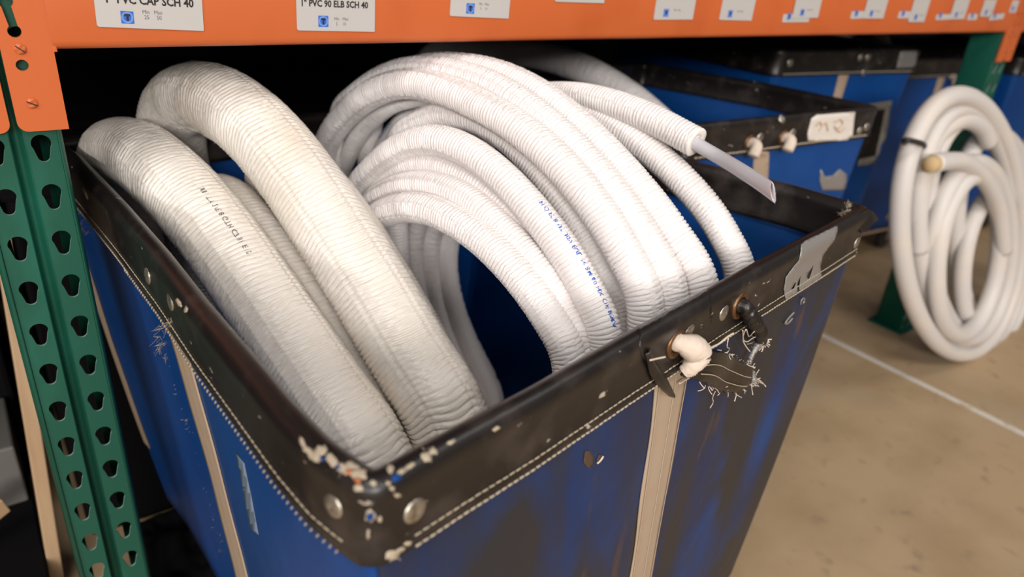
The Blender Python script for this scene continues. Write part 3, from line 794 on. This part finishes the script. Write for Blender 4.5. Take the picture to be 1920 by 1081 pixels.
# inner seam of the band on the far right side
B1.stitches(cR+4, span(cR, cB_)[1]-4, .0500, ln=.0058, gap=.0008, rad=.0006, off=-.0088, mat=m_vinyl)
# webbing
def i_at(x, y, z): return B1.idx(onz(x, y, z)[:2])
iF = i_at(1292, 712, ZR-.072); B1.strap(iF, .064, .058, .60, skew=24)
for k in (-.43, .05, .43):
    hs = np.linspace(.075, .59, 120); i2 = iF
    pts = [B1.wall(i2+24*(h-.058)+k*12.8+(.22*math.sin(h*900) if k == .05 else 0), h, .0046) for h in hs]
    tube('strap_stitching', pts, .0005, m_thread if k == .05 else m_web, B1.t, step=.004, seg=6, smooth_path=False)
iL = i_at(312, 605, ZR-.070); B1.strap(iL-2, .085, .062, .60, skew=-6)
iC = (cL+1) % n_; B1.strap(iC, .046, .050, .50, skew=0, name='corner_binding')
# frayed fibres
def frays(bv, pts, parent, n, ln, mat=None, rad=.00035, name='frayed_threads', down=1.):
    vs = []; fs = []
    for q in range(n):
        x, y = pts[rng.randint(len(pts))]; x += rng.randn()*3; y += rng.randn()*3
        p, nn = hit(bv, x, y)
        if p is None: continue
        d = rng.randn(3)*.7+nn*.6+np.array([0, 0, -down]); d /= np.linalg.norm(d); L = ln*(.4+rng.rand())
        c = p.copy(); bend = rng.randn(3)*.5; prev = None
        for j in range(6):
            b0 = len(vs)
            for a in range(3):
                vs.append(tuple(c+rad*(1-j*.12)*np.array([math.cos(a*2.1), math.sin(a*2.1), math.sin(a*2.1+1)])))
            if prev is not None:
                for a in range(3): fs.append((prev+a, prev+(a+1) % 3, b0+(a+1) % 3, b0+a))
            prev = b0; d = d+bend*.35; d /= np.linalg.norm(d); c = c+d*L/5
    return mesh_of(name, vs, fs, mat or m_thread, parent, True)
frays(bvB, [(305, 610), (300, 625), (308, 640), (318, 600), (300, 650), (312, 660)], B1.t, 60, .012)
frays(bvB, [(310+k*.285*1.0, 640+k) for k in range(0, 400, 12)], B1.t, 90, .004, m_web)
frays(bvB, [(150, 400), (155, 415), (165, 430)], B1.t, 26, .010, m_web)
# washers of the rivets
for x, y, r in ((625, 948, .0083), (778, 957, .0088), (161, 362, .0085), (277, 517, .0085), (320, 565, .0085), (1291, 622, .0085), (1357, 586, .0085), (1606, 455, .0080), (1402, 268, .008)):
    p, nn = hit(bvR, x, y)
    if p is not None and y > 300: disc('rivet_washer', p, nn, r, B1.t, m_steel, dome=.0012)
# grommets
gr = []
for x, y in ((1266, 643), (1386, 572)):
    p, nn = hit(bvR, x, y); gr.append((p, nn)); disc('grommet', p, nn, .0150, B1.t, m_brass, dome=.0022, hole=.0085)
# second layer of the band with a ragged edge beside the first grommet
patch('band_overlap', bvR, [(1188, 606), (1300, 543), (1330, 528), (1335, 600), (1300, 650), (1262, 700), (1236, 702), (1216, 684), (1203, 664), (1198, 648), (1200, 628)], B1.t, m_vinyl, off=.0006, th=.0014, jag=.8)
# hanging torn strip under it
def ribbon(name, px_pts, wpx, z_off, mat, parent, th=.0016, seed=0, bv=bvB, lift=.006, jag=.1):
    rs = np.random.RandomState(seed); C = []
    for x, y in px_pts:
        p, nn = hit(bv, x, y)
        C.append((p+nn*lift, nn))
    L = catmull([c[0] for c in C], 10); NN = catmull([c[1] for c in C], 10)
    T = np.gradient(L, axis=0); T /= np.linalg.norm(T, axis=1)[:, None]
    Sd = np.cross(T, NN); Sd /= np.linalg.norm(Sd, axis=1)[:, None]
    wv = np.interp(np.linspace(0, 1, len(L)), np.linspace(0, 1, len(wpx)), wpx)
    V = np.array([[L[k]+Sd[k]*wv[k]*(u+(rs.rand()-.5)*jag*(abs(u) > .45))+NN[k]*(.003*math.cos(u*3)-.003) for u in np.linspace(-.5, .5, 9)] for k in range(len(L))])
    o = link(name, grid_mesh(name, V, False, False), mat, parent)
    md = o.modifiers.new('t', 'SOLIDIFY'); md.thickness = th
    return o
ribbon('torn_strip', [(1210, 655), (1222, 690), (1238, 712), (1258, 740)], [.008, .012, .012, .006], 0, m_vinyl, B1.t, seed=3, lift=.005)
# knotted handle: rope end through the left grommet, leather strap torn across, taped end in the right one
p, nn = gr[0]
q0 = p-nn*.006; e, _ = hit(bvB, 1282, 652); e2, n2 = hit(bvB, 1264, 690)
def knot(name, pts, radii, mat, parent, step=.0008, rib=.0004, per=.0022, seed=0, seg=32):
    P = catmull(pts, 14); P, s, L = resample(P, step); T, E1, E2 = frames(P, False, (0.1, .2, 1))
    rr = np.interp(s/L, np.linspace(0, 1, len(radii)), radii); th = np.linspace(0, 2*PI, seg, endpoint=False)
    Sg, Tg = np.meshgrid(s, th, indexing='ij')
    R_ = rr[:, None]+rib*np.sin(2*PI*Sg/per+1.2*np.sin(Tg)+3*(vnoise(Sg*200, Tg*1., seed)))+(vnoise(Sg*400, Tg*3, seed)-.5)*.0012
    V = P[:, None]+R_[..., None]*(np.cos(Tg)[..., None]*E1[:, None]+np.sin(Tg)[..., None]*E2[:, None])
    V = np.concatenate([np.repeat(P[:1][:, None], seg, 1), V, np.repeat(P[-1:][:, None], seg, 1)], 0)
    return link(name, grid_mesh(name, V, False, True, (np.r_[s[0], s, s[-1]], th/(2*PI))), mat, parent)
hd = bpy.data.objects.new('rope_handle', None); COL.objects.link(hd); hd.empty_display_size = .03; hd.parent = B1.t; hd.location = -B1.t.location; hd['label'] = 'frayed rope and black leather handle'
knot('rope_end', [q0, p+nn*.006+[.003, 0, .001], e+nn*.015, (e*.4+e2*.6)+nn*.014, e2+nn*.010], [.0075, .0085, .0125, .0120, .0095, .0060], m_rope, hd, seed=5, per=.0017, rib=.0005)
# leather strap
lp = [hit(bvB, *q) for q in ((1268, 690), (1300, 672), (1330, 685), (1360, 695), (1388, 698))]
L = catmull([a+b*h for (a, b), h in zip(lp, (.006, .014, .018, .018, .016))], 10)
T = np.gradient(L, axis=0); T /= np.linalg.norm(T, axis=1)[:, None]; nb = lp[2][1]; Sd = np.cross(T, nb); Sd /= np.linalg.norm(Sd, axis=1)[:, None]
wv = np.interp(np.linspace(0, 1, len(L)), (0, .2, .5, .85, 1), (.014, .030, .040, .034, .012))
V = np.array([[L[k]+Sd[k]*wv[k]*(u+(abs(u) > .45)*(rng.rand()-.5)*.08)+nb*(.004*math.cos(u*2.6)) for u in np.linspace(-.5, .5, 13)] for k in range(len(L))])
o = link('leather_strap', grid_mesh('leather_strap', V, False, False), m_vinyl, hd); md = o.modifiers.new('t', 'SOLIDIFY'); md.thickness = .0025
for u in (-.12, .2):
    pts = [L[k]+Sd[k]*wv[k]*u+nb*.0056 for k in range(6, len(L)-6, 2)]
    tube('strap_stitch', pts, .0005, m_thread, hd, step=.003, seg=6)
def wisps(name, anchors, parent, n, ln, rad, mat, seed):
    rs = np.random.RandomState(seed); vs = []; fs = []
    for q in range(n):
        c = np.array(anchors[rs.randint(len(anchors))])+rs.randn(3)*.0015; d = rs.randn(3)+np.array([0, -.4, -.5]); d /= np.linalg.norm(d); bend = rs.randn(3)*.8; L_ = ln*(.3+rs.rand()); prev = None
        for j in range(9):
            b0 = len(vs)
            for a in range(4): vs.append(tuple(c+rad*np.array([math.cos(a*1.57), math.sin(a*1.57), math.sin(a*1.57+.8)])))
            if prev is not None:
                for a in range(4): fs.append((prev+a, prev+(a+1) % 4, b0+(a+1) % 4, b0+a))
            prev = b0; d = d+bend*.3; d /= np.linalg.norm(d); c = c+d*L_/8
    return mesh_of(name, vs, fs, mat, parent, True)
wisps('frayed_threads', [L[k]+Sd[k]*wv[k]*.5 for k in range(10, len(L))]+[L[k]-Sd[k]*wv[k]*.5 for k in range(14, len(L))], hd, 60, .008, .0004, m_rope, 4)
wisps('frayed_threads', [L[-1], L[-3]], hd, 30, .014, .0005, m_rope, 6)
p, nn = gr[1]
k1, _ = hit(bvB, 1390, 590); k2, _ = hit(bvB, 1404, 612); k3, _ = hit(bvB, 1410, 632)
knot('taped_end', [p-nn*.005, p+nn*.006, k1+nn*.012, k2+nn*.013, k3+nn*.011], [.0075, .0082, .0078, .0062, .0080, .0068], m_tapeb if 'm_tapeb' in globals() else m_vinyl, hd, seed=8, per=.006, rib=.0006)
k4, _ = hit(bvB, 1398, 645); k5, _ = hit(bvB, 1385, 672)
knot('rope_strand', [k3+nn*.011, k4+nn*.012, k5+nn*.013, L[-3]+nb*.004], [.0062, .0030, .0028, .0042], m_tape, hd, seed=9, per=.003, rib=.0004, seg=14)
wisps('frayed_threads', [k3+nn*.013, k3+nn*.009+[.003, 0, 0], k3+nn*.010+[-.003, 0, .002]], hd, 110, .010, .0006, m_rope, 8)
def wire(name, px, lift, parent, rad=.0006, mat=None):
    pts = []
    for x, y in px:
        a, b = hit(bvB, x, y); pts.append(a+b*lift)
    return tube(name, pts, rad, mat or m_rope, parent, step=.0012, seg=6)
wire('loose_thread', [(1372, 618), (1377, 630), (1384, 631), (1392, 625), (1402, 620), (1403, 612), (1394, 612), (1386, 622), (1378, 616), (1374, 628), (1380, 640), (1388, 650)], .012, hd, .0007)
wire('loose_thread', [(1352, 632), (1350, 640), (1354, 650), (1348, 660), (1346, 668)], .008, hd, .0006)
wire('loose_thread', [(1330, 716), (1333, 725), (1327, 740), (1328, 750), (1322, 760)], .006, hd, .0005)
wire('loose_thread', [(1260, 712), (1272, 705), (1285, 698)], .008, hd, .0011)
wire('loose_thread', [(1208, 668), (1220, 667), (1236, 664)], .006, hd, .0009)
wire('loose_thread', [(1305, 655), (1320, 650), (1335, 637), (1350, 625), (1362, 618)], .008, B1.t, .0010)
# duct tape over the rim near the right corner
slits = [[(1489, 530), (1492, 528), (1486, 545), (1482, 540)], [(1500, 515), (1497, 540), (1497, 558), (1493, 558), (1494, 530)], [(1524, 496), (1520, 512), (1516, 523), (1511, 519), (1514, 510)]]
patch('duct_tape', bvB, [(1500, 459), (1512, 451), (1540, 437), (1569, 423), (1568, 436), (1562, 452), (1550, 466), (1541, 480), (1537, 497), (1538, 512), (1545, 527), (1558, 534), (1548, 545), (1530, 557), (1510, 569), (1495, 577), (1482, 588), (1475, 584), (1475, 573), (1471, 556), (1468, 540), (1473, 518), (1486, 500), (1497, 486), (1500, 472)], B1.t, m_tape, off=.0011, th=.0006, step=5, jag=.5, holes=slits)
wire('tape_curl', [(1500, 566), (1503, 560), (1500, 556), (1496, 562), (1496, 568)], .004, B1.t, .0010, m_tape)
wire('tape_curl', [(1483, 583), (1476, 590), (1468, 600), (1466, 603), (1472, 603), (1480, 594)], .004, B1.t, .0012, m_tape)
# torn corner cap at the right, frayed canvas showing
cp, cn = hit(bvR, 1618, 420)
V = [cp+np.array(a) for a in ((-.02, 0, .016), (.012, .004, .018), (.030, .004, .010), (.046, .002, -.002), (.028, 0, -.004), (.014, -.002, -.012), (.0, -.002, -.012), (-.012, 0, 0))]
bm = bmesh.new(); f_ = bm.faces.new([bm.verts.new(v) for v in V]); r_ = bmesh.ops.extrude_face_region(bm, geom=[f_]); bmesh.ops.translate(bm, vec=(.002, .004, 0), verts=[v for v in r_['geom'] if isinstance(v, bmesh.types.BMVert)])
from_bm('torn_flap', bm, m_vinyl, B1.t)
def scuffs(name, regions, mat, parent, seed, bv=bvR, off=.0004, th=.0006):
    rs = np.random.RandomState(seed)
    for (cx, cy, a, b, ang) in regions:
        k = 12+rs.randint(6); poly = []
        for i in range(k):
            t = i/k*2*PI; q = .65+.5*rs.rand(); x, y = a*q*math.cos(t), b*q*math.sin(t)
            poly.append((cx+x*math.cos(ang)-y*math.sin(ang), cy+x*math.sin(ang)+y*math.cos(ang)))
        patch(name, bv, poly, parent, mat, off, th, step=5, jag=1.2)
scuffs('bare_canvas', [(568, 830, 5, 13, -.3), (585, 852, 20, 8, .7), (603, 845, 10, 12, .6), (622, 862, 20, 9, .8), (646, 880, 20, 9, .6), (672, 888, 18, 11, .1), (660, 872, 16, 6, .4), (672, 915, 9, 7, .2), (700, 905, 7, 6, 0), (694, 966, 10, 12, 0), (690, 1000, 3, 10, 0), (712, 972, 4, 6, 0), (732, 878, 7, 9, 0), (752, 885, 12, 5, -.5), (770, 872, 12, 5, -.6), (800, 855, 9, 11, -.5), (812, 845, 7, 9, 0), (728, 905, 5, 4, 0), (744, 928, 8, 4, .3), (735, 915, 6, 5, .3), (335, 568, 4, 9, -.5), (348, 580, 4, 6, .2), (845, 828, 9, 4, -.5), (930, 803, 9, 4, -.5), (735, 1040, 14, 9, -.4), (752, 1030, 8, 5, -.3), (765, 1018, 8, 5, -.3)], m_thread, B1.t, 5)
scuffs('bare_blue', [(742, 896, 10, 8, -.2), (694, 966, 6, 8, 0), (605, 860, 6, 3, .7), (634, 875, 6, 3, .7)], m_blue, B1.t, 9, off=.0009)
scuffs('rust_spot', [(655, 885, 7, 5, .3), (670, 900, 8, 4, .2)], mk('rusty_canvas', (176, 104, 62), .8), B1.t, 11, off=.0009)
frays(bvR, [(590, 850), (620, 862), (650, 880), (750, 880), (800, 850), (740, 1035), (690, 960)], B1.t, 50, .004)
frays(bvR, [(1598, 366), (1606, 372), (1620, 370), (1628, 378), (1632, 392), (1590, 385), (1580, 398)], B1.t, 160, .0045, down=-.3, rad=.0005)
scuffs('bare_canvas', [(1622, 375, 10, 6, .4), (1632, 392, 4, 9, 0), (1600, 370, 8, 4, .2), (1583, 398, 14, 4, -.4)], m_thread, B1.t, 15)
# silver tape strip and snag on the blue panels
patch('tape_strip', bvB, [(446, 846), (462, 866), (476, 930), (489, 1000), (476, 990), (470, 975), (455, 890)], B1.t, mk('clear_tape', (110, 128, 150), .3), off=.0022, th=.0004)
scuffs('snag', [(1121, 856, 4, 8, .6), (1100, 858, 10, 16, .2)], mk('brown_backing', (78, 58, 40), .8), B1.t, 21, bv=bvB, off=.0022, th=.0003)
wire('snag_thread', [(1113, 864), (1118, 860), (1124, 851)], .004, B1.t, .0009)

# ------------------------------------------------------------------ further basket trucks
mats2 = dict(rim=m_vinyl, front=m_blue, side=m_blue)
r2 = onz(1645, 198, -.05)[:2]; b2 = onz(1440, 156, -.05)[:2]
B2 = Basket('second blue basket truck, worn paper label and rope knobs on its black rim', [(.955, -.022), (1.28, -.035), r2, b2, (1.40, .52), (.97, .52)], [(.955, -.022), r2, (1.40, .52), (.97, .52)], -.05, .62, (.08, .10, .05, .05), mats2, fine=False)
B3 = Basket('third blue basket truck, standing tallest right beneath the orange beam', [(1.60, .26), (1.9, .225), (2.17, .19), (2.15, .85), (1.62, .85)], [(1.60, .26), (2.17, .19), (2.15, .85), (1.62, .85)], .020, .70, (.06, .08, .04, .05), mats2, fine=False)
B4 = Basket('fourth blue basket truck, partly hidden by the far upright', [(2.40, .36), (3.02, .30), (3.02, .95), (2.42, .95)], [(2.40, .36), (3.02, .30), (3.02, .95), (2.42, .95)], -.04, .64, (.08, .08, .05, .05), mats2, fine=False)
B5 = Basket('fifth blue basket truck at the far right edge, beyond the upright', [(3.14, .26), (3.75, .2), (3.75, .85), (3.14, .85)], [(3.14, .26), (3.75, .2), (3.75, .85), (3.14, .85)], -.04, .64, (.08, .08, .05, .05), mats2, fine=False)
for b in (B2, B3, B4, B5):
    a0, a1 = span(b.ci[0], b.ci[1]); a1 = a1 if b.ci[1] > b.ci[0] else b.ci[1]+b.n
    b.stitches(a0+2, a1-2, .0600, ln=.009, gap=.001, rad=.0016, off=.0100)
    if b is not B2: b.strap((a0+a1)/2-2, .04, .06, .6, off=.004)
bv2 = bvh_of([B2.rim]+B2.walls); bv3 = bvh_of([B3.rim]+B3.walls); bv4 = bvh_of([B4.rim]+B4.walls)
wl = (patch('rim_label', bv2, [(1520, 222), (1530, 216), (1602, 210), (1596, 262), (1514, 264), (1513, 250)], B2.t, m_white_plastic, off=.002, th=.0008))
def scribble(px, bv, parent, mat, rad, lift):
    pts = []
    for x, y in px:
        a, b = hit(bv, x, y)
        if a is not None: pts.append(a+b*lift)
    return tube('faint_scribble', pts, rad, mat, parent, step=.003, seg=6)
m_brown = mk('brown_marker', (192, 168, 148), .7)
scribble([(1528, 235), (1532, 226), (1538, 236), (1532, 246), (1545, 228), (1550, 244)], bv2, wl, m_brown, .0018, .003)
scribble([(1562, 228), (1572, 222), (1578, 232), (1568, 240), (1560, 234), (1572, 246), (1582, 238)], bv2, wl, m_brown, .0018, .003)
for x, y in ((1406, 268), (1470, 258)):
    a, b = hit(bv2, x, y)
    if a is not None:
        disc('grommet', a, b, .016, B2.t, m_brass, dome=.002, hole=.009)
        knot('rope_knob', [a-b*.004, a+b*.016, a+b*.022+[-.012, 0, -.018]], [.009, .011, .010], m_rope, B2.t, step=.002)
for x, y in ((1425, 258), (1486, 250), (1625, 238), (1466, 223), (1612, 245)):
    a, b = hit(bv2, x, y)
    if a is not None: disc('rivet_washer', a, b, .009, B2.t, m_steel)
patch('webbing_strap', bv2, [(1412, 285), (1440, 283), (1436, 420), (1404, 420)], B2.t, m_web, off=.003, th=.0015)
patch('tape_scrap', bv2, [(1537, 316), (1545, 330), (1560, 328), (1572, 316), (1585, 325), (1586, 356), (1540, 356), (1535, 338)], B2.t, m_tape, off=.003, th=.0008)
# patch with a pale bound edge on the third basket
patch('patch_border', bv3, [(1612, 196), (1671, 188), (1650, 304), (1606, 311), (1609, 298), (1640, 292), (1658, 204), (1614, 208)], B3.t, mk('grey_binding', (128, 122, 112), .7), off=.004, th=.001)
patch('dark_patch', bv3, [(1600, 206), (1659, 200), (1641, 296), (1596, 302)], B3.t, m_vinyl, off=.0025, th=.001)
patch('duct_tape', bv3, [(1692, 82), (1722, 82), (1716, 126), (1680, 128)], B3.t, m_tape, off=.001, th=.001)
for x, y in ((1482, 118), (1614, 108), (1628, 108), (1620, 136), (1742, 105)):
    a, b = hit(bv3, x, y)
    if a is not None: disc('rivet_washer', a, b, .010, B3.t, m_steel)
for x, y in ((1784, 144), (1838, 138)):
    a, b = hit(bv4, x, y)
    if a is not None:
        knot('rope_knob', [a-b*.004, a+b*.02, a+b*.02+[-.01, 0, -.02]], [.016, .022, .018] if x > 1800 else [.009, .011, .010], m_rope, B4.t, step=.003)
# ------------------------------------------------------------------ a tube arching out of the second basket, another above the fourth
ii = [(800, 118), (880, 97), (960, 98), (1030, 108), (1090, 128), (1140, 156), (1190, 190), (1235, 230), (1275, 275)]
ci_ = thing('tubing_coil', 'large blurred tube loop arching out of the second basket under the beam', 'coiled tubing', (1.1, .3, -.6))
strand('tube_loop', ci_, m_white, ii, 1.01, 0, .0305, 'rib', [(1.5, .2)], close_down(-.57, 0, .0), seg=40, seed=99, fine=.003, step_coarse=.01)
c4 = thing('tubing_coil', 'grey tube arch blurred above the fourth basket, beside the far upright', 'coiled tubing', (2.7, .5, -.6))
pts4 = [(2.62+.26*math.cos(t), .62, -.27+.30*math.sin(t)) for t in np.linspace(0, 2*PI, 24, endpoint=False)]
tube('tube_loop', pts4, .03, m_greyhose, c4, closed=True, ref=(0, 1, 0), step=.01, seg=20)

# ------------------------------------------------------------------ coil of white hose leaning at the right
yb = onz(1805, 666, FLOOR+.024)
def onlean(x, y, lean=.16, off=0.):
    n = np.array([0, -1, lean]); n /= np.linalg.norm(n); p0 = yb+np.array([0, off, 0]); d = ray(x, y); return CAM+d*(((p0-CAM)@n)/(d@n))
cC = thing('hose_coil', 'blurred white hose coil standing on the concrete, leaning by the far upright', 'coiled hose', (yb[0], yb[1], FLOOR))
def ell(cx, cy, a, b, tilt=0, n=20, sq=1.):
    out = []
    for t in np.linspace(0, 2*PI, n, endpoint=False):
        x, y = a*math.cos(t), b*math.sin(t); out.append((cx+x*math.cos(tilt)-y*math.sin(tilt), cy+x*math.sin(tilt)+y*math.cos(tilt)))
    return out
for (cx, cy, a, b, tilt, off) in ((1800, 421, 113, 242, -.02, 0), (1812, 430, 92, 226, -.05, .03), (1833, 432, 98, 214, -.06, .055), (1822, 470, 72, 165, .05, -.02), (1815, 478, 58, 150, .12, -.045), (1868, 445, 76, 196, -.03, .10), (1860, 500, 55, 140, .1, .04)):
    tube('hose_loop', [onlean(x, y, off=off*.45) for x, y in ell(cx, cy, a, b, tilt)], .0235, m_coilw, cC, closed=True, ref=(0, 1, -.1), step=.012, seg=20)
tube('hose_end', [onlean(x, y, off=.01) for x, y in ((1722, 470), (1722, 400), (1733, 320), (1752, 262), (1785, 232), (1815, 226), (1840, 240), (1854, 268))], .0215, m_coilw, cC, ref=(0, 1, -.1), step=.01, seg=20)
tube('hose_end', [onlean(x, y, off=-.03) for x, y in ((1752, 306), (1775, 302), (1810, 305), (1845, 335), (1872, 390), (1882, 470))], .0215, m_coilw, cC, ref=(0, 1, -.1), step=.01, seg=20)
o = tube('hose_end_core', [onlean(x, y, off=-.03) for x, y in ((1742, 309), (1748, 307), (1756, 306))], .019, mk('aged_foam', (196, 168, 124), .8), cC, ref=(0, 1, -.1), step=.005, seg=16)
th = ell(0, 0, 1, 1)
o = tube('cable_tie', [onlean(x, y, off=o_) for x, y, o_ in ((1700, 262, -.035), (1726, 268, -.035), (1728, 276, .03), (1704, 272, .03))], .006, m_rubber, cC, closed=True, step=.004, seg=10)

# ------------------------------------------------------------------ things left of the near upright
def slab(name, label, cat, p0, p1, wd, th_, mat):
    p0, p1 = Vector(p0), Vector(p1); d = p1-p0; bm = bmesh.new(); box(bm, (-wd/2, -th_/2, 0), (wd/2, th_/2, d.length), .002)
    q = d.to_track_quat('Z', 'Y').to_matrix().to_4x4(); bmesh.ops.transform(bm, matrix=Matrix.Translation(p0)@q, verts=bm.verts)
    return tag(from_bm(name, bm, mat), label, cat)
a = ony(22, 560, .28); b = ony(112, 1120, .28)
d = (b-a)/np.linalg.norm(b-a); b = a+d*((FLOOR+.004-a[2])/d[2]); a = a-d*.12
slab('wooden_board', 'upright raw wood board seen behind the green upright at the left', 'board', tuple(b), tuple(a), .034, .02, m_wood)
bm = bmesh.new(); box(bm, (-.62, .42, FLOOR+.08), (-.105, .59, -.62), .004); tag(from_bm('grey_carton', bm, m_greybox), 'grey carton on an added dark platform behind the left upright', 'carton')
slab('wooden_batten', 'short raw wood batten slanting on the added dark platform left of the green upright', 'batten', (-.38, .22, FLOOR+.095), (-.135, .33, -.66), .02, .03, m_wood)

bm = bmesh.new(); box(bm, (-.03, .36, FLOOR), (.86, 1.25, -.13), .01); box(bm, (-.05, .345, -.17), (.88, 1.27, -.13), .006)  # black box added in place of the deep shade behind the basket
tag(from_bm('shade_box', bm, m_dark), 'big added black box standing in for deep shade behind the near basket', 'shade box')
bm = bmesh.new(); box(bm, (-1.5, .60, FLOOR), (-.09, 1.35, .0), .01)  # another added black box, so the gap behind the carton reads as shade
tag(from_bm('shade_box', bm, m_dark), 'added black box standing in for shade behind the pale carton, left of the green upright', 'shade box')

# crumpled black sheet added to stand in for floor shade by the basket
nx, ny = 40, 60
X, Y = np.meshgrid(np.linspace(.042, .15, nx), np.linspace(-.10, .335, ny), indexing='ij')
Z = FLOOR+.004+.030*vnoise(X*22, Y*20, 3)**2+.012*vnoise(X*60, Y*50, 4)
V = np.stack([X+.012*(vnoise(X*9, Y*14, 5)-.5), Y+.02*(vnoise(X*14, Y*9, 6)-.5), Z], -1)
o = link('shade_sheet', grid_mesh('shade_sheet', V, False, False), m_dark); md = o.modifiers.new('t', 'SOLIDIFY'); md.thickness = .002
tag(o, 'added black sheet standing in for shade on the floor between the green upright and the near basket', 'shade sheet')

bm = bmesh.new(); box(bm, (-.95, .14, FLOOR+.05), (-.10, .58, FLOOR+.08), .003)  # low dark platform added to make the lit floor here read as shade
for y_ in (.16, .34, .52): box(bm, (-.93, y_, FLOOR), (-.12, y_+.04, FLOOR+.05), .002)
tag(from_bm('shade_platform', bm, m_dark), 'low added black platform standing in for shade on the floor left of the green upright, under the grey carton', 'shade_platform')
